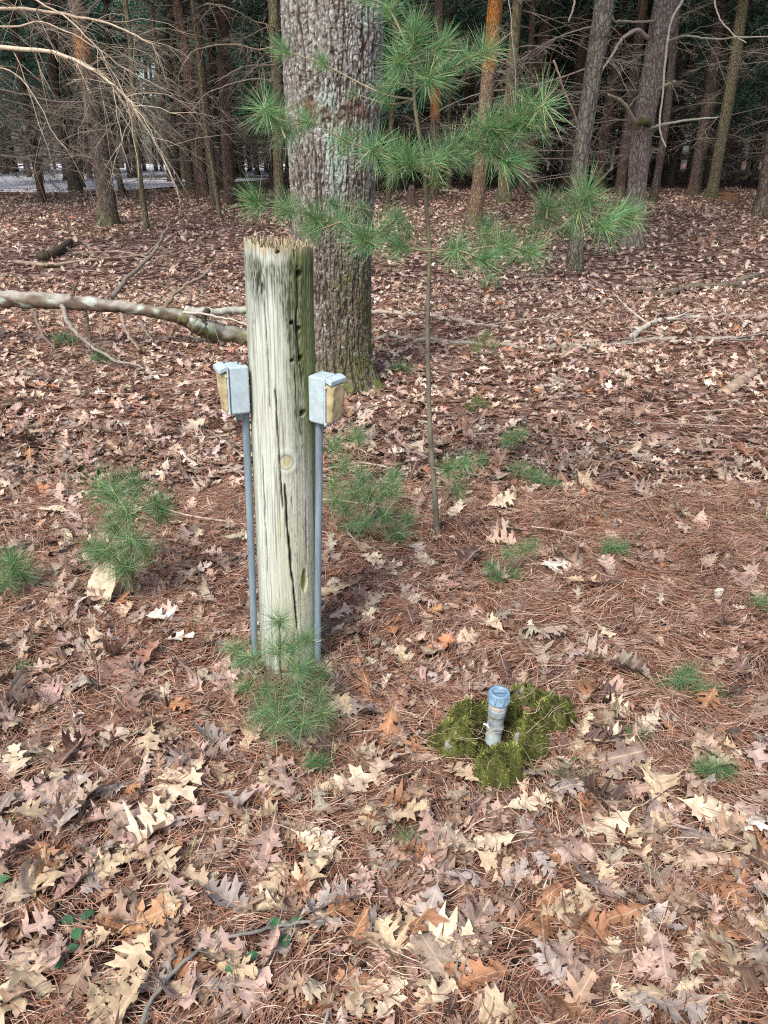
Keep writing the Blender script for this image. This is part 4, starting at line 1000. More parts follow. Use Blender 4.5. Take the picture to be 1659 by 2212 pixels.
# trees further back: every one a thing, meshes shared
FT = []
for k in range(5):
    r = np.random.RandomState(80+k); cl = (DRK, BRN1, RED, (.13, .10, .08), OLV)[k]
    FT.append(trunk_mesh([(0, 0, -.2), (r.normal(0, .05), r.normal(0, .05), 3), (r.normal(0, .12), r.normal(0, .1), 7), (r.normal(0, .2), 0, 14)], [.17, .145, .11, .03], K=14, col=cl, moss=.3, seed=k*5., material=M_barkfar))
r = np.random.RandomState(123); pos = [tuple(b[:2]) for (_, b, _) in hand.values()]; cnt = 0; tries = 0
while cnt < 285 and tries < 20000:
    tries += 1
    y = math.sqrt(r.uniform(17.5**2, 66**2)); x = r.uniform(-.66, .66)*y
    if y < 24 and abs(x)/y < .50: continue                         # the near rows are the ones set by hand
    if min(math.hypot(x-a, y-b) for a, b in pos) < (1.9 if y > 30 else 2.4): continue
    if x < -.24*y and 30 < y and r.rand() < .78: continue          # a gap towards the clearing
    pos.append((x, y)); cnt += 1
    near = y < 34
    o = empty('pine_tree', (x, y, float(gz(x, y))), 'pine', 'tree',
              'pines deep in the shaded wood' if near else 'distant pines at the back of the wood')
    o.rotation_euler = (r.normal(0, .02), r.normal(0, .02), r.rand()*6.283); s = r.uniform(.85, 1.15); o.scale = (s, s, s)
    ft = r.randint(5); reg = 'left of' if x/y < -.12 else ('right of' if x/y > .02 else 'behind'); reg2 = reg+' the old pine' if x/y < .3 else 'near the right edge'
    o['label'] = ('slender', 'thin')[0 if near else 1]+' '+('dark', 'brown', 'reddish', 'grey-brown', 'olive-brown')[ft]+(' pine in the shaded wood ' if near else ' distant pine at the back of the wood ')+reg2
    t = put('trunk', FT[ft], o); w = r.uniform(.65, 1.1); t.scale = (w, w, 1)
    put('branches', BSET[r.randint(4)], o, None, (0, 0, r.rand()*6))
    put('crown', CRLOW if r.rand() < .24 and y > 26 else CR[r.randint(3)], o, None, (0, 0, r.rand()*6))

# the wood's far edge
def woods_edge():
    r = np.random.RandomState(5); mb = MB(); N1 = 26000
    a = r.uniform(-.85, .85, N1); rad = r.uniform(68, 92, N1); x = rad*np.sin(a); y = rad*np.cos(a); z = r.uniform(1.2, 17, N1)**1.0
    den = noise(a*22, z*.35, 2.) + .6*noise(a*60, z*.8, 5.)
    keep = (den > .40) & ~((a < -.2) & (z < 4.0) & (r.rand(N1) < .9)); x, y, z = x[keep], y[keep], z[keep]; N1 = len(x)
    for q in range(3):
        d = r.normal(size=(N1, 3)); d /= np.linalg.norm(d, axis=1)[:, None]; s = np.cross(d, r.normal(size=(N1, 3))); s /= np.linalg.norm(s, axis=1)[:, None]
        B = np.column_stack([x, y, z])+r.normal(0, .4, (N1, 3)); L_ = r.uniform(.5, 1.1, (N1, 1)); w = .16
        V = np.stack([B-s*w*.4, B+d*L_*.6-s*w, B+d*L_, B+d*L_*.6+s*w], 1).reshape(-1, 3)
        Fq = (np.array([[0, 1, 2, 3]])[None]+(np.arange(N1)*4)[:, None, None]).reshape(-1, 4)
        mb.add(V, Fq, np.repeat(np.array([(.07, .15, .11), (.10, .19, .14), (.05, .10, .08)])[r.randint(0, 3, N1)], 4, 0))
    for k in range(260):
        a = r.uniform(-.85, .85); rad = r.uniform(66, 90); x, y = rad*math.sin(a), rad*math.cos(a); z = float(gz(x, y))
        mb.add(*tube([(x, y, z-.2), (x+r.normal(0, .1), y, 6), (x+r.normal(0, .3), y, 16)], [.18, .15, .07], 5), np.array([.11, .085, .07])*r.uniform(.7, 1.5))
    o = put('far_woods', mb.mesh('far_woods', M_crown)); tag(o, 'dark green far wood closing off the view behind the trunks', 'woods', kind='stuff')
woods_edge()

# ---------------------------------------------------------------- small stumps in the wood
for (px, py, w, h, cl, lb) in ((1575, 434, 34, .22, (.24, .12, .07), 'small reddish rotten stump on the right between far trunks'), (888, 446, 19, .55, (.13, .09, .07), 'short dark snag standing behind the sapling stem')):
    b = PG(px, py); rr = w*mpp(b)/2
    o = put('tree_stump', trunk_mesh([(0, 0, -.1), (0, 0, h*.4), (.01, 0, h*.8), (.02, 0, h)], [rr, rr*.85, rr*.8, rr*.6], col=cl, moss=.1, seed=px), None, b); tag(o, lb, 'stump')

# ---------------------------------------------------------------- fallen log and branches
def log_mesh(P, r, col, moss, seed, k=26, n=140, patches=True):
    Q = spline(P, n); rr = np.interp(np.linspace(0, 1, n), np.linspace(0, 1, len(r)), r); tq = np.linspace(0, 1, n)*np.linalg.norm(P[-1]-P[0])
    kink = 14 if r[0] > .01 else 60
    for ax in (0, 1, 2): Q[:, ax] += rr*(.9 if r[0] < .03 else .10)*noise(tq*kink, ax*5.5+.3, seed*1.7)*(1.4 if ax else 1)
    rr = rr*(1+(.28 if r[0] < .03 else .10)*np.clip(noise(tq*kink*1.6, 3.3, seed*2.1), -.3, 1))
    V, Fs = tube(Q, rr, k); N0 = n*k; nn = noise(V[:N0, 0]*6+seed, V[:N0, 1]*9, V[:N0, 2]*9); n2 = noise(V[:N0, 0]*17+seed, V[:N0, 1]*22, V[:N0, 2]*22)
    dv = V[:N0]-np.repeat(Q, k, 0); V[:N0] += dv*(.16*nn+.14*n2+.06*noise(V[:N0, 0]*40, V[:N0, 1]*50, V[:N0, 2]*50))[:, None]
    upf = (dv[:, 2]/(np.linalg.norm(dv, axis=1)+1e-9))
    c = np.array(col)*(1+.4*n2)[:, None]
    if patches:
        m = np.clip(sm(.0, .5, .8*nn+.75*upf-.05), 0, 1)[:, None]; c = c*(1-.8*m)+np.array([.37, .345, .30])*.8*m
        m = np.clip(sm(.32, .5, noise(V[:N0, 0]*7+seed+9, V[:N0, 1]*14, V[:N0, 2]*14)), 0, .8)[:, None]; c = c*(1-m)+np.array([.46, .54, .48])*m
    t = np.repeat(np.linspace(0, 1, n), k); mo = np.interp(t, np.linspace(0, 1, len(moss)), moss)
    m = np.clip(mo*(.5+1.2*n2), 0, 1)[:, None]; c = c*(1-m)+np.array([.10, .11, .03])*m
    return MB().add(V, Fs, np.vstack([c, c[:1], c[-1:]]))
def fallen_log():
    Yl = 6.7; c = PG(300, 760); c[1] = Yl
    o = empty('fallen_log', c, 'pale peeling fallen log held up on its broken branches, left of the post', 'log')
    def pb(pts): return [PY(*p)-c for p in pts]
    mb = log_mesh(pb([(-160, 640, 6.9), (0, 645, 6.75), (140, 652, 6.7), (250, 662, 6.65), (340, 675, 6.65), (400, 688, 6.7), (450, 712, 6.75), (560, 742, 6.9)]), [.072, .072, .062, .052, .050, .066, .082, .09], (.13, .095, .07), [.1, .1, .15, .2, .3, .8, .8, .5], 2.2)
    put('trunk', mb.mesh('trunk', M_log), o)
    def br(pts, r0, r1, col, tw=0, seed=0): return pixbranch(o, pts, r0, r1, col, seed, tw, tl=(.12, .45), k=8, straight=True)
    G = (.17, .14, .115)
    br([(242, 642, 6.65), (275, 605, 6.8), (310, 570, 6.95), (345, 535, 7.1), (360, 500, 7.2), (373, 476, 7.3)], .024, .008, G, 2, 31)
    br([(345, 537, 7.1), (360, 545, 7.0), (377, 552, 6.95)], .016, .008, (.12, .09, .07), 0, 32)
    br([(356, 664, 6.65), (375, 640, 6.8), (410, 612, 6.9), (445, 590, 7.0), (472, 552, 7.1)], .020, .007, (.22, .17, .13), 2, 33)
    br([(156, 648, 6.65), (158, 630, 6.7), (162, 618, 6.7)], .018, .008, (.12, .09, .07), 0, 34)
    br([(73, 668, 6.6), (82, 700, 6.5), (96, 732, 6.3), (120, 760, 6.2)], .018, .009, G, 2, 35)
    br([(133, 660, 6.6), (142, 690, 6.45), (160, 715, 6.3), (195, 748, 6.1), (240, 775, 5.95), (290, 788, 5.9), (345, 815, 5.8)], .020, .006, (.27, .24, .20), 7, 36)
    br([(183, 672, 6.55), (188, 700, 6.5), (194, 735, 6.4)], .020, .010, (.11, .08, .06), 1, 37)
    br([(262, 680, 6.6), (268, 705, 6.5), (285, 740, 6.3), (300, 762, 6.2)], .020, .010, (.22, .17, .13), 2, 38)
    br([(218, 678, 6.55), (222, 700, 6.4), (218, 735, 6.3)], .012, .006, G, 2, 39)
    br([(300, 690, 6.6), (315, 715, 6.4), (330, 735, 6.3)], .012, .006, G, 1, 40)
    br([(400, 668, 6.7), (450, 672, 6.7), (500, 668, 6.8), (560, 668, 6.9)], .035, .03, (.36, .36, .30), 0, 41)
    br([(395, 675, 6.55), (440, 676, 6.5), (500, 690, 6.45), (540, 705, 6.4)], .012, .006, (.46, .40, .32), 2, 42)
    br([(448, 672, 6.6), (440, 685, 6.5), (445, 700, 6.45)], .03, .008, (.05, .045, .03), 1, 43)
    return o
fallen_log()
def stick(pts, w0, w1, col, label, seed, tw=2, name='fallen_branch', up=None, moss=(.1, .1), k=10, grp=None, tl=(.12, .5)):
    """a branch lying on the ground through picture points; w in metres (radius)"""
    P = np.array([PG(x, y, (w0*.7 if up is None else up)) for x, y in pts]); c = P[len(P)//2].copy(); c[2] = float(gz(c[0], c[1]))
    r = np.random.RandomState(seed); mb = log_mesh(P-c, [w0, (w0+w1)/2, w1], col, moss, seed, k, 50, False)
    Q = spline(P-c, 30)
    for q in range(tw):
        i = r.randint(5, 29); d = Q[i]-Q[i-1]; d /= np.linalg.norm(d); d += r.normal(0, .6, 3); d[2] = abs(d[2])*.5; l = r.uniform(*tl)*min(1, w0/.015)
        mb.add(*tube([Q[i], Q[i]+d*l*.5, Q[i]+d*l+r.normal(0, .05*l, 3)], [w0*.35, w0*.25, w0*.1], 5), np.array(col)*r.uniform(.8, 1.2))
    o = put(name, mb.mesh(name, M_log), None, c); return tag(o, label, 'branch', grp)
stick([(800, 676), (870, 676), (930, 682), (1000, 694), (1060, 704), (1120, 712)], .024, .012, (.40, .33, .26), 'pale fallen branch reaching from the old pine past the sapling stem', 1, 4, moss=(.1, 0), up=.035)
stick([(790, 735), (850, 728), (950, 738), (1050, 744), (1150, 748), (1250, 745)], .022, .016, (.30, .27, .22), 'grey fallen branch lying in leaves right of the old pine', 2, 3, moss=(.4, .1), up=.022)
stick([(1180, 752), (1260, 748), (1340, 745), (1400, 734), (1500, 733), (1615, 733)], .026, .020, (.30, .26, .22), 'long pale grey fallen branch in the leaves at mid right', 3, 8, moss=(.4, .2), up=.026)
stick([(1365, 728), (1385, 712), (1420, 693), (1460, 688), (1512, 684)], .030, .016, (.46, .42, .35), 'whitish forked branch rising from the long fallen one at right', 4, 4, up=.04)
stick([(1505, 688), (1570, 684), (1680, 691)], .018, .03, (.28, .22, .18), 'grey-brown branch lying out to the right edge', 5, 3, up=.035)
stick([(1365, 622), (1400, 628), (1440, 634), (1480, 622), (1540, 618), (1580, 612), (1640, 594)], .026, .045, (.16, .12, .10), 'dark crooked fallen branch behind at the right', 6, 4, moss=(.3, .3), up=.05)
stick([(1562, 852), (1590, 832), (1625, 806)], .045, .035, (.34, .25, .18), 'short thick broken piece of branch at the right', 7, 0, moss=(.1, .1), name='broken_branch')
stick([(1520, 842), (1560, 822), (1600, 808), (1670, 800)], .012, .008, (.16, .12, .10), 'thin dark stick beside the short thick broken piece', 8, 3)
stick([(1400, 676), (1450, 670), (1530, 672), (1600, 672)], .014, .01, (.24, .19, .16), 'thin brown stick above the forked branch at right', 9, 2)
stick([(1190, 672), (1240, 668), (1300, 666)], .012, .008, (.18, .14, .12), 'thin grey stick left of the forked branch', 10, 3)
stick([(85, 555), (115, 548), (150, 524)], .075, .06, (.075, .055, .045), 'short dark rotten log lying far left behind the fallen log', 11, 1, name='rotten_log', moss=(.3, .1))
stick([(30, 565), (110, 572), (190, 562), (270, 556), (345, 545)], .03, .018, (.34, .25, .19), 'pale brown branch behind the fallen log at the left', 12, 4, up=.04)
stick([(160, 548), (200, 545), (270, 545), (330, 556), (400, 540), (460, 498)], .022, .012, (.32, .24, .19), 'long thin branch lying behind the fallen log', 13, 5, up=.04)
stick([(930, 410), (980, 413), (1020, 420)], .03, .02, (.6, .58, .54), 'bleached pale branch far back behind the sapling', 14, 1)
stick([(296, 2240), (335, 2150), (395, 2080), (470, 2032), (560, 2010), (625, 1995), (700, 1990)], .0046, .0030, (.20, .19, .165), 'bent lichen-grey stick lying across the leaves at bottom left', 15, 5, 'fallen_stick', up=.046, k=12, tl=(.10, .25))
stick([(640, 1752), (680, 1790), (735, 1822)], .004, .003, (.15, .10, .08), 'thin dark curved twig below the seedling at the post foot', 16, 2, 'fallen_stick', up=.02, tl=(.05, .1))
stick([(770, 1848), (820, 1800), (870, 1745)], .0045, .003, (.15, .10, .08), 'thin dark twig left of the brown curled leaf', 17, 2, 'fallen_stick', up=.022, tl=(.05, .1))
stick([(430, 1905), (470, 1885)], .007, .006, (.50, .43, .33), 'short pale stripped twig among needles at lower left', 18, 0, 'fallen_stick', up=.02)
stick([(310, 950), (350, 980), (400, 990), (480, 1000)], .005, .003, (.20, .14, .11), 'thin curved stick on the leaves left of the post', 19, 2, 'fallen_stick', up=.02, tl=(.05, .15))
stick([(700, 2130), (712, 2165), (700, 2215)], .004, .003, (.30, .28, .27), 'small upright grey twig at the bottom edge', 20, 0, 'fallen_stick', up=.03)
stick([(990, 1500), (1060, 1440), (1120, 1420)], .003, .002, (.36, .22, .15), 'fine reddish twig behind the capped pipe', 21, 1, 'fallen_stick', up=.02, tl=(.04, .1))
# many unremarkable sticks over the middle ground
r = np.random.RandomState(31)
for k in range(70):
    px, py = r.uniform(0, 1659), 480+700*r.rand()**1.3; a = r.normal(0, .5)+(np.pi if r.rand() < .5 else 0); p = PG(px, py); L_ = r.uniform(.15, .5); cs_ = []
    for t in (0, .5, 1): cs_.append((p[0]+L_*t*math.cos(a)*1.2, p[1]+L_*t*math.sin(a)+r.normal(0, .03)))
    if not all(keep_clear(x, y) for x, y in cs_): continue
    P = np.array([(x, y, float(gz(x, y))+.02+.01*q) for q, (x, y) in enumerate(cs_)]); c = P[1].copy()
    mb = MB().add(*tube(spline(P-c, 10), np.linspace(.006, .003, 10), 6), np.array([(.30, .22, .17), (.18, .13, .10), (.44, .36, .28)][k % 3]))
    tag(put('fallen_stick', mb.mesh('fallen_stick', M_twig), None, c), 'short thin dead stick scattered on the leaves behind', 'stick', 'small dead sticks scattered on the leaf litter')

# ---------------------------------------------------------------- pine tufts, sapling, seedlings
def tuft_mesh(seed, n, L_, w, spread, cols):
    """needles bursting from a shoot tip along +z"""
    r = np.random.RandomState(seed); mb = MB(); seg = 4; t = np.linspace(0, 1, seg+1)
    z0 = r.uniform(-.045, .012, n); a = r.rand(n)*6.283; pol = np.clip(np.abs(r.normal(spread, .42, n)), .05, 2.5) - z0*4
    d = np.column_stack([np.sin(pol)*np.cos(a), np.sin(pol)*np.sin(a), np.cos(pol)]); Ln = L_*r.uniform(.45, 1.15, n)
    P0 = np.column_stack([np.zeros(n), np.zeros(n), z0])
    sag = r.uniform(0, .30, n); perp = r.normal(size=(n, 3)); perp -= (perp*d).sum(1)[:, None]*d; perp /= np.linalg.norm(perp, axis=1)[:, None]
    c = P0[:, None]+d[:, None]*(t[None, :, None]*Ln[:, None, None])+perp[:, None]*(sag*Ln)[:, None, None]*(t**2)[None, :, None]
    s = np.cross(d, perp); ww = w*np.interp(t, [0, .2, .75, 1], [.6, 1, .8, .12])
    V = np.stack([c-s[:, None]*ww[None, :, None]/2, c+s[:, None]*ww[None, :, None]/2], 2).reshape(n, -1, 3); m = (seg+1)*2
    k = np.arange(seg)*2; Fq = np.stack([k, k+1, k+3, k+2], 1); Fw = (Fq[None]+(np.arange(n)*m)[:, None, None]).reshape(-1, 4)
    base = np.array(cols)[r.choice(len(cols), n, p=np.array([.34, .26, .2, .13, .07]))]*r.uniform(.8, 1.25, (n, 1))
    grad = np.interp(t, [0, .25, 1], [1.5, 1.1, .95])
    cc = (base[:, None]*grad[None, :, None]).repeat(2, 1).reshape(-1, 3)
    mb.add(V.reshape(-1, 3), Fw, cc)
    return mb.mesh('needle_tuft', M_green)
GC = [(.12, .26, .10), (.19, .38, .15), (.075, .18, .08), (.34, .48, .26), (.48, .37, .19)]
GD = [(.10, .21, .085), (.15, .29, .12), (.06, .14, .06), (.24, .37, .18), (.40, .31, .16)]
GY = [(.16, .24, .08), (.22, .30, .10), (.10, .17, .07), (.34, .34, .16), (.46, .38, .20)]
TU = [tuft_mesh(700+k, 290, .114, .0012, .70+.14*k, GC) for k in range(5)]
TD = [tuft_mesh(720+k, 230, .088, .00115, .85+.12*k, GD) for k in range(4)]
TY = [tuft_mesh(740+k, 120, .092, .0014, .7+.1*k, GY) for k in range(3)]
budm = mat('bud', .6, attr=False, col=(.48, .46, .16))
BUD = MB().add(*lathe([(0, -.012), (.0028, -.010), (.0034, 0), (.0018, .012), (.0, .016)], 8)).mesh('bud', budm)
def add_tuft(root, tip, d, meshes, r, scale, bud=True):
    d = Vector(d).normalized(); q = d.to_track_quat('Z', 'Y'); e = q.to_euler()
    t = put('needle_tuft', meshes[r.randint(len(meshes))], root, tip, e, scale)
    if bud: put('bud', BUD, t)
def sapling():
    b = PG(946, 1162); c = b.copy(); c[2] = float(gz(c[0], c[1])); Y0 = c[1]
    o = empty('pine_sapling', c, 'thin young white pine sapling with bright green needle tufts, right of the old pine', 'sapling')
    stem = [PY(946, 1170, Y0), PY(938, 1050, Y0), PY(930, 950, Y0+.02), PY(925, 800, Y0+.02), PY(924, 680, Y0), PY(928, 545, Y0), PY(921, 450, Y0), PY(917, 375, Y0), PY(905, 290, Y0), PY(895, 215, Y0), PY(897, 150, Y0), PY(894, 95, Y0-.02)]
    P = spline(stem, 70)-c; mbb = MB(); V, Fs = tube(P, np.interp(np.linspace(0, 1, 70), [0, .3, .6, 1], [.0125, .0088, .0072, .0042]), 12)
    cc = np.array([.15, .135, .10])*(1+.5*noise(V[:, 0]*30, V[:, 1]*30, V[:, 2]*12))[:, None]; cc = np.where((V[:, 2] > 1.1)[:, None], cc*np.array([1.25, 1.2, 1.0]), cc)
    put('stem', mbb.add(V, Fs, cc).mesh('stem', M_twig), o)
    r = np.random.RandomState(4)
    # node px, py; then per branch: list of tuft points (px, py, dY from stem); the branch runs through them
    def branch(node, tips, r0=.0042, meshes=TU, sc=1.0, side=2):
        n0 = PY(node[0], node[1], Y0); pts = [n0] + [PY(x, y, Y0+dy) for x, y, dy in tips]
        Q = spline(pts, 24)-c; put('branch', MB().add(*tube(Q, np.linspace(r0, .0022, 24), 6), (.24, .21, .13)).mesh('branch', M_twig), o)
        for i in range(1, len(pts)):
            d = pts[i]-pts[i-1]; d = d/np.linalg.norm(d)+np.array([0, -.35, .35])
            add_tuft(o, pts[i]-c, d+r.normal(0, .18, 3), meshes, r, sc*r.uniform(.85, 1.15))
    # top whorl
    add_tuft(o, PY(893, 88, Y0-.03)-c, (0, -.25, 1), TU, r, 1.15); add_tuft(o, PY(897, 62, Y0-.02)-c, (.1, -.1, 1), TU, r, .8)
    branch((897, 165), [(925, 170, -.12)], sc=1.15); branch((896, 140), [(862, 135, -.05)], sc=.95); branch((896, 140), [(950, 100, .03)], sc=.8)
    branch((896, 190), [(960, 160, .10), (1010, 125, .14), (1052, 108, .16)], sc=.9)
    branch((896, 200), [(855, 175, .05)], sc=.9); branch((895, 215), [(820, 200, .1), (700, 140, .2), (615, 110, .25)], sc=.62)
    branch((895, 215), [(840, 225, .15), (760, 200, .2)], sc=.55, meshes=TD)
    branch((893, 130), [(840, 20, .15), (790, -5, .2)], sc=.8)
    # second whorl
    branch((915, 375), [(885, 352, -.14)], sc=1.0); branch((915, 370), [(935, 345, -.1)], sc=.85); branch((915, 370), [(960, 330, .1)], sc=.9, meshes=TD)
    branch((915, 372), [(860, 345, -.1), (803, 322, -.16)], sc=1.05)
    branch((912, 370), [(850, 345, .05), (740, 300, .1), (665, 262, .1), (617, 290, .08)], sc=.82)
    branch((617, 300), [(600, 262, .08), (572, 235, .04)], sc=.95)
    branch((915, 372), [(975, 325, .02), (1025, 300, -.05), (1060, 270, -.1)], sc=1.0)
    branch((1025, 300), [(1085, 285, -.1), (1128, 255, -.14), (1172, 228, -.18)], sc=1.15)
    branch((1025, 305), [(1060, 325, -.05), (1095, 348, -.1)], sc=1.0)
    branch((915, 372), [(1000, 345, .15), (1070, 300, .2)], sc=.9, meshes=TD)
    branch((915, 378), [(940, 390, -.1)], sc=.7, meshes=TY)
    # third whorl
    branch((928, 543), [(868, 535, 0), (790, 520, -.1)], sc=1.1)
    branch((928, 543), [(820, 500, .1), (735, 480, .12), (690, 478, .1), (620, 452, .08), (556, 438, .02)], sc=1.0)
    branch((735, 480), [(680, 500, .1)], sc=.85); branch((820, 500), [(850, 470, .2), (780, 450, .22), (720, 440, .25)], sc=.75, meshes=TD)
    branch((928, 543), [(880, 500, .25), (860, 470, .3)], sc=.9, meshes=TD)
    branch((928, 543), [(985, 540, -.1), (1042, 560, -.22)], sc=1.15); branch((990, 542), [(1090, 530, -.05), (1145, 545, -.1)], sc=1.0)
    branch((928, 543), [(1060, 500, .1), (1180, 470, .1), (1250, 455, .0), (1305, 490, -.08)], sc=1.0, meshes=TU)
    branch((1250, 455), [(1268, 420, -.02)], sc=1.0); branch((1250, 455), [(1330, 465, 0), (1372, 470, -.02)], sc=.95)
    branch((1180, 470), [(1185, 440, .1)], sc=.85); branch((1180, 470), [(1230, 500, .12)], sc=.8, meshes=TD)
    branch((1100, 485), [(1150, 500, .15)], sc=.75, meshes=TY)
    # low whorl near the foot
    branch((934, 1010), [(965, 1015, -.1), (1005, 1000, -.15)], sc=.85); branch((936, 1050), [(990, 1055, -.1)], sc=.8, meshes=TD)
    branch((934, 1020), [(1040, 990, .05)], sc=.6, meshes=TD)
    return o
sapling()
def seedling(base, tips, label, meshes=TD, sc=1.0, name='pine_seedling', stem_r=.003, stemcol=(.22, .17, .11), h=0):
    b = PG(*base); c = b.copy(); c[2] = float(gz(c[0], c[1])); r = np.random.RandomState(int(base[0]+base[1]))
    o = empty(name, c, label, 'seedling')
    mb = MB()
    for (x, y, dy) in tips:
        p = PY(x, y, c[1]+dy)-c; mid = p*.5+np.array([0, 0, .03+.2*abs(p[2])])*.6
        mb.add(*tube(spline([(0, 0, -.01), (p[0]*.15, p[1]*.15, max(p[2]*.45, .01)), p], 10), np.linspace(stem_r, stem_r*.6, 10), 5), stemcol)
        d = np.array([p[0], p[1]-.08, abs(p[2])*.6+.10]); add_tuft(o, p, d+r.normal(0, .03, 3), meshes, r, sc*r.uniform(.85, 1.15), sc > .6)
    put('stem', mb.mesh('stem', M_twig), o)
    return o
seedling((290, 1290), [(245, 1060, -.02), (272, 1100, -.1), (335, 1090, 0), (350, 1110, .05), (235, 1190, -.05), (285, 1165, -.15), (205, 1190, 0), (265, 1225, -.1), (310, 1190, 0), (215, 1050, .1), (290, 1050, .1), (245, 1140, 0)],
         'bushy young pine seedling growing left of the post', TD, 1.25)
seedling((30, 1290), [(25, 1222, 0), (-15, 1210, .05), (50, 1235, 0), (10, 1255, -.05), (30, 1200, .05)], 'pine seedling cut off by the left edge', TD, .95)
seedling((612, 1545), [(604, 1338, -.05), (662, 1382, -.08), (545, 1420, 0), (642, 1445, -.14), (600, 1400, -.04), (590, 1530, -.18), (615, 1545, -.16), (575, 1490, -.05), (690, 1500, -.12), (520, 1430, .02), (635, 1395, 0), (640, 1500, -.1), (600, 1560, -.22), (665, 1450, -.02), (560, 1540, -.14), (700, 1540, -.16), (530, 1480, -.02), (655, 1560, -.2), (700, 1450, 0), (505, 1400, .05)],
         'pine seedling with long green needles growing at the foot of the wooden post', TD, .76)
seedling((790, 1160), [(740, 1000, .2), (765, 1065, .05), (720, 1040, .1), (832, 1112, -.1), (800, 1070, 0), (850, 1060, 0), (790, 1125, -.1), (880, 1120, 0), (745, 1100, -.05), (720, 1080, 0), (860, 1150, -.1), (830, 1060, .1), (720, 960, .4), (770, 940, .4), (850, 1030, .2), (780, 1030, .1), (760, 1130, -.05)],
         'spreading dark green pine seedling between the post and the thin sapling', TD, 1.02)
seedling((800, 970), [(745, 960, .1), (850, 965, .1), (810, 990, 0), (700, 945, .2), (870, 985, 0)], 'low sparse pine seedling at the foot of the old pine', TY, .8)
seedling((1110, 985), [(1105, 945, 0), (1125, 935, 0), (1095, 955, -.02)], 'small single pine seedling right of the thin sapling', TU, .75)
seedling((1170, 1060), [(1165, 1030, 0), (1185, 1045, 0), (1150, 1020, .05), (1120, 1010, .1), (1200, 1050, 0)], 'flat pine seedling behind the pale pinkish leaf', TD, .85)
seedling((1090, 1260), [(1100, 1195, 0), (1060, 1225, -.02), (1130, 1185, .1), (1075, 1245, -.03), (1110, 1240, 0), (1150, 1180, .1)], 'grey-green pine seedling in front of the thin sapling', TD, .72)
seedling((1330, 1205), [(1325, 1178, 0), (1345, 1190, 0), (1310, 1188, 0)], 'low pine seedling right of the bleached white leaf', TD, .75)
seedling((1480, 1510), [(1470, 1465, 0), (1515, 1490, 0), (1400, 1500, .02), (1440, 1480, .05), (1540, 1505, 0), (1490, 1450, .03)], 'flat spreading pine seedling at the right of the capped pipe', TD, .72)
seedling((1550, 1690), [(1545, 1655, 0), (1520, 1660, 0), (1570, 1665, 0)], 'bluish pine seedling above the pale cream leaf at right', TD, .62)
seedling((1240, 1700), [(1262, 1690, 0), (1225, 1682, 0)], 'small dark green needle bunch lying right of the mossy ring', TD, .6)
seedling((1370, 1600), [(1360, 1585, 0), (1395, 1590, 0)], 'tiny dark pine seedling right of the mossy stone', TD, .5)
seedling((685, 1670), [(685, 1650, 0), (672, 1645, 0), (698, 1652, 0)], 'tiny deep green pine seedling below the post foot', TD, .55)
seedling((880, 1830), [(880, 1815, 0), (905, 1818, 0)], 'small bluish needle tuft between the brown curled leaves', TD, .55)
seedling((1030, 890), [(1030, 868, 0), (1045, 875, 0), (1015, 880, 0)], 'small pine seedling halfway between the sapling and fallen branches', TY, .95)
seedling((865, 810), [(865, 788, 0), (880, 795, 0), (850, 795, 0)], 'small green seedling beside the foot of the old pine', TD, .9)
seedling((1045, 775), [(1045, 740, 0), (1030, 750, 0), (1065, 748, 0), (1050, 725, 0)], 'yellowish green seedling beside the grey fallen branch', TY, 1.15)
seedling((212, 790), [(212, 765, 0), (200, 775, 0), (225, 775, 0)], 'dark green seedling in front of the fallen log', TD, 1.0)
seedling((140, 745), [(140, 722, 0), (155, 735, 0), (125, 730, 0)], 'faint green seedling under the fallen log', TD, 1.0)
seedling((1645, 1320), [(1640, 1298, 0), (1660, 1305, 0)], 'small bluish seedling at the right edge', TD, .7)
seedling((60, 1460), [(40, 1445, 0), (20, 1455, 0), (60, 1450, 0)], 'low grey-green pine seedling at the left edge', TD, .6)
seedling((1060, 630), [(1060, 600, 0), (1045, 612, 0), (1075, 610, 0)], 'dark little seedling under the right sapling tufts', TD, 1.2)

# bare saplings
def bare(pts, label, seed, r0=.0045, tw=6):
    c = PG(*pts[0]); c[2] = float(gz(c[0], c[1])); P = [PY(x, y, c[1]) for x, y in pts]; r = np.random.RandomState(seed)
    Q = spline(P, 20)-c; Q[0][2] -= .01; mb = MB().add(*tube(Q, np.linspace(r0, r0*.3, 20), 6), (.15, .10, .085))
    for k in range(tw):
        i = r.randint(5, 19); d = r.normal(0, 1, 3); d[2] = abs(d[2]); d /= np.linalg.norm(d); l = r.uniform(.05, .16)
        mb.add(*tube([Q[i], Q[i]+d*l*.5, Q[i]+d*l+[0, 0, .02]], [r0*.35, r0*.25, r0*.12], 4), (.17, .12, .10))
    tag(put('bare_seedling', mb.mesh('bare_seedling', M_twig), None, c), label, 'seedling')
bare([(1288, 1055), (1310, 1010), (1345, 960), (1350, 920), (1352, 860), (1350, 800)], 'thin leafless dark seedling right of the sapling', 1)
bare([(1565, 1415), (1560, 1330), (1572, 1250), (1580, 1180)], 'tall thin leafless twig seedling near the right edge', 2, .003, 7)
bare([(1135, 1010), (1148, 950), (1150, 900)], 'short leafless dark twig seedling behind the flat pine seedling', 3, .0035, 3)
bare([(212, 1505), (208, 1430), (180, 1380), (120, 1330)], 'dark leafless twig seedling under the left pine seedling', 4, .003, 5)
bare([(1340, 700), (1345, 640), (1350, 560)], 'fine leafless seedling before the dark crooked branch', 5, .005, 4)
bare([(968, 830), (975, 790), (985, 765)], 'tiny leafless twig right of the sapling stem', 6, .004, 1)

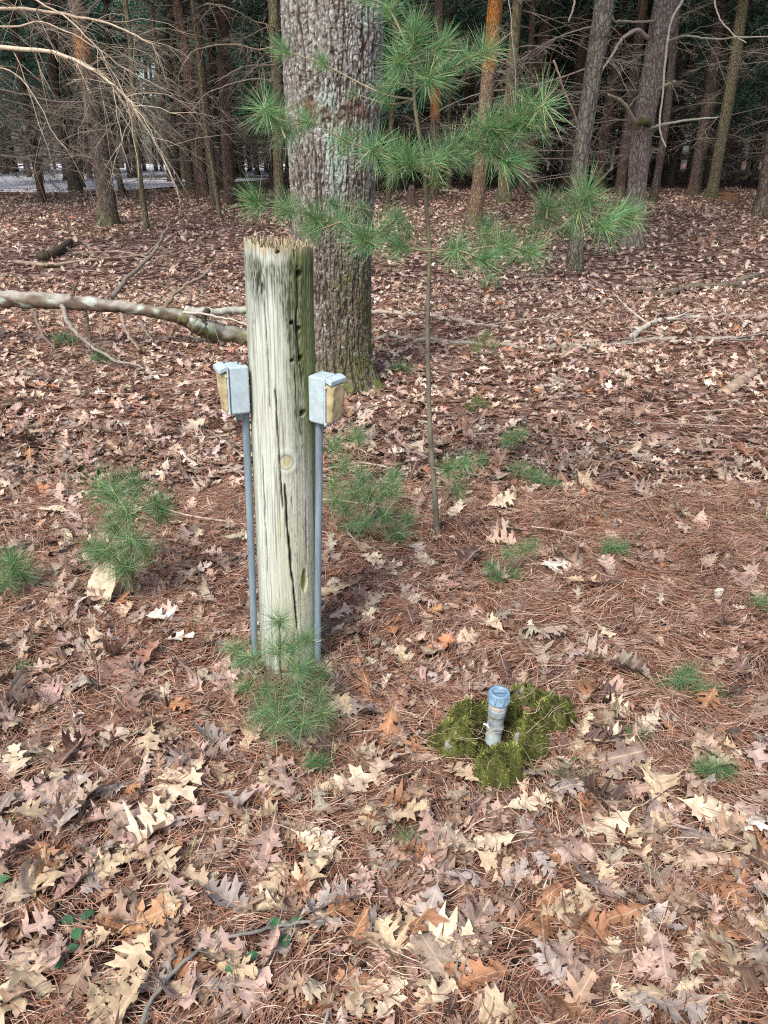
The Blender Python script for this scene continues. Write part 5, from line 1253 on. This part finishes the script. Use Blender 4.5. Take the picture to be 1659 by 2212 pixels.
# grass blades, one tuft per spot
def grass(px, py, n, h, label, col=(.16, .26, .07)):
    c = PG(px, py); c[2] = float(gz(c[0], c[1])); r = np.random.RandomState(int(px)); mb = MB()
    for k in range(n):
        a = r.rand()*6.283; l = h*r.uniform(.6, 1.2); d = np.array([math.cos(a), math.sin(a), 0]); t = np.linspace(0, 1, 7)[:, None]; s = np.array([-d[1], d[0], 0])
        b = r.normal(0, .012, 3)*[1, 1, 0]; P = b+d*l*.55*t**1.6+np.array([0, 0, 1])*l*(t-.25*t**2)*r.uniform(.6, 1)
        w = .0016*np.interp(t[:, 0], [0, .6, 1], [1, .9, .1])[:, None]*s
        V = np.stack([P-w, P+w], 1).reshape(-1, 3); q = np.arange(6)*2
        mb.add(V, np.stack([q, q+1, q+3, q+2], 1), np.array(col)*r.uniform(.7, 1.4))
    tag(put('grass_tuft', mb.mesh('grass_tuft', M_green), None, c), label, 'grass', None)
for (px, py, n, h, lb) in ((1170, 1680, 9, .12, 'green grass blades at the right side of the mossy ring'), (430, 1360, 5, .08, 'few grass blades left of the post'), (590, 1640, 6, .09, 'grass blades below the seedling at the post foot'),
                           (235, 1880, 6, .09, 'grass blades above the tan forked leaf'), (10, 1800, 6, .09, 'yellow-green grass blades at the left edge'), (320, 1660, 6, .07, 'short grass above the big pale tan leaf'),
                           (1640, 1130, 8, .10, 'grass blades at the right edge in needle mat'), (1250, 1500, 6, .10, 'thin grass blades right behind the mossy stone'), (400, 1855, 5, .07, 'grass blades in needles at lower left'),
                           (835, 1880, 5, .06, 'short grass blades above the long arched leaf'), (1220, 1740, 6, .08, 'grass blades below the dark needle bunch'), (720, 1640, 4, .08, 'sparse grass between post foot and mossy ring')):
    grass(px, py, n, h, lb)
def green_leaves(px, py, n, s, label):
    c = PG(px, py); c[2] = float(gz(c[0], c[1])); r = np.random.RandomState(int(px+py)); mb = MB()
    for k in range(n):
        a = k*6.283/n+r.rand(); t = np.linspace(0, 1, 7); w = np.sin(t*np.pi)**.7*s*.34; rr = .3*s+t*s
        V = np.array([[(x*math.cos(a)-y*math.sin(a), x*math.sin(a)+y*math.cos(a), .035+.25*abs(y)-.3*(tt-.5)**2*s) for y in (-ww, 0, ww)] for x, ww, tt in zip(rr, w, t)]).reshape(-1, 3)
        q = np.arange(6)*3; mb.add(V, np.vstack([np.stack([q, q+3, q+4, q+1], 1), np.stack([q+1, q+4, q+5, q+2], 1)]), np.array([.06, .16, .07])*r.uniform(.7, 1.3))
        mb.add(*tube([(0, 0, 0), (.15*s*math.cos(a), .15*s*math.sin(a), .02), (.35*s*math.cos(a), .35*s*math.sin(a), .035)], [.001]*3, 4), (.12, .14, .06))
    tag(put('wintergreen_plant', mb.mesh('wintergreen_plant', M_green), None, c), label, 'plant')
green_leaves(40, 1912, 2, .035, 'small round green leaves at the left edge on tan leaf'); green_leaves(172, 2018, 3, .032, 'small dark green plant below the tan forked leaf')
green_leaves(140, 2085, 3, .026, 'tiny dark green plant near the bottom left corner'); green_leaves(618, 2030, 3, .034, 'small green leaves beside the end of the bent stick')
green_leaves(530, 2110, 2, .03, 'dark green leaves right of the bent stick'); green_leaves(1232, 1668, 2, .02, 'tiny bright green leaves at the mossy ring')
b_ = PY(520, 776, POST[1]-.045)
q_ = place_leaf(b_, .05, 1.0, .6, (.16, .09, .06), 'dark dry curled leaf lying on top of the left electrical box', 391, 1.2, None); q_.location = b_
# dark pine cone by the big curled leaf
def cone(px, py, label, L_=.06, rr=.018):
    c = PG(px, py); c[2] = float(gz(c[0], c[1]))+.03; mb = MB(); r = np.random.RandomState(3)
    mb.add(*tube([(x, 0, 0) for x in np.linspace(-L_/2, L_/2, 8)], np.array([.3, .7, .9, .9, .8, .7, .5, .2])*rr*.55, 8), (.05, .035, .028))
    for k in range(70):
        t = k/70; a = k*2.4; rad = rr*math.sin(math.pi*(.12+.8*t))**.7; x = (t-.5)*L_; d = np.array([.35, math.cos(a), math.sin(a)]); s = np.array([0, -math.sin(a), math.cos(a)])
        b = np.array([x, 0, 0]); V = [b+d*rad*.3-s*.002, b+d*rad*.3+s*.002, b+d*rad+s*.0045, b+d*rad*1.12+[.002, 0, 0], b+d*rad-s*.0045]
        mb.add(V, [np.array([[0, 1, 2, 3, 4]])], np.array([.10, .075, .06])*r.uniform(.6, 1.4))
    o = put('pine_cone', mb.mesh('pine_cone', M_twig, smooth=False), None, c, (0, .1, .5)); tag(o, label, 'pine cone')
cone(72, 1712, 'dark pine cone beside the large grey-brown curled leaf'); cone(1580, 1600, 'brown pine cone half buried right of the mossy stone', .05, .013)
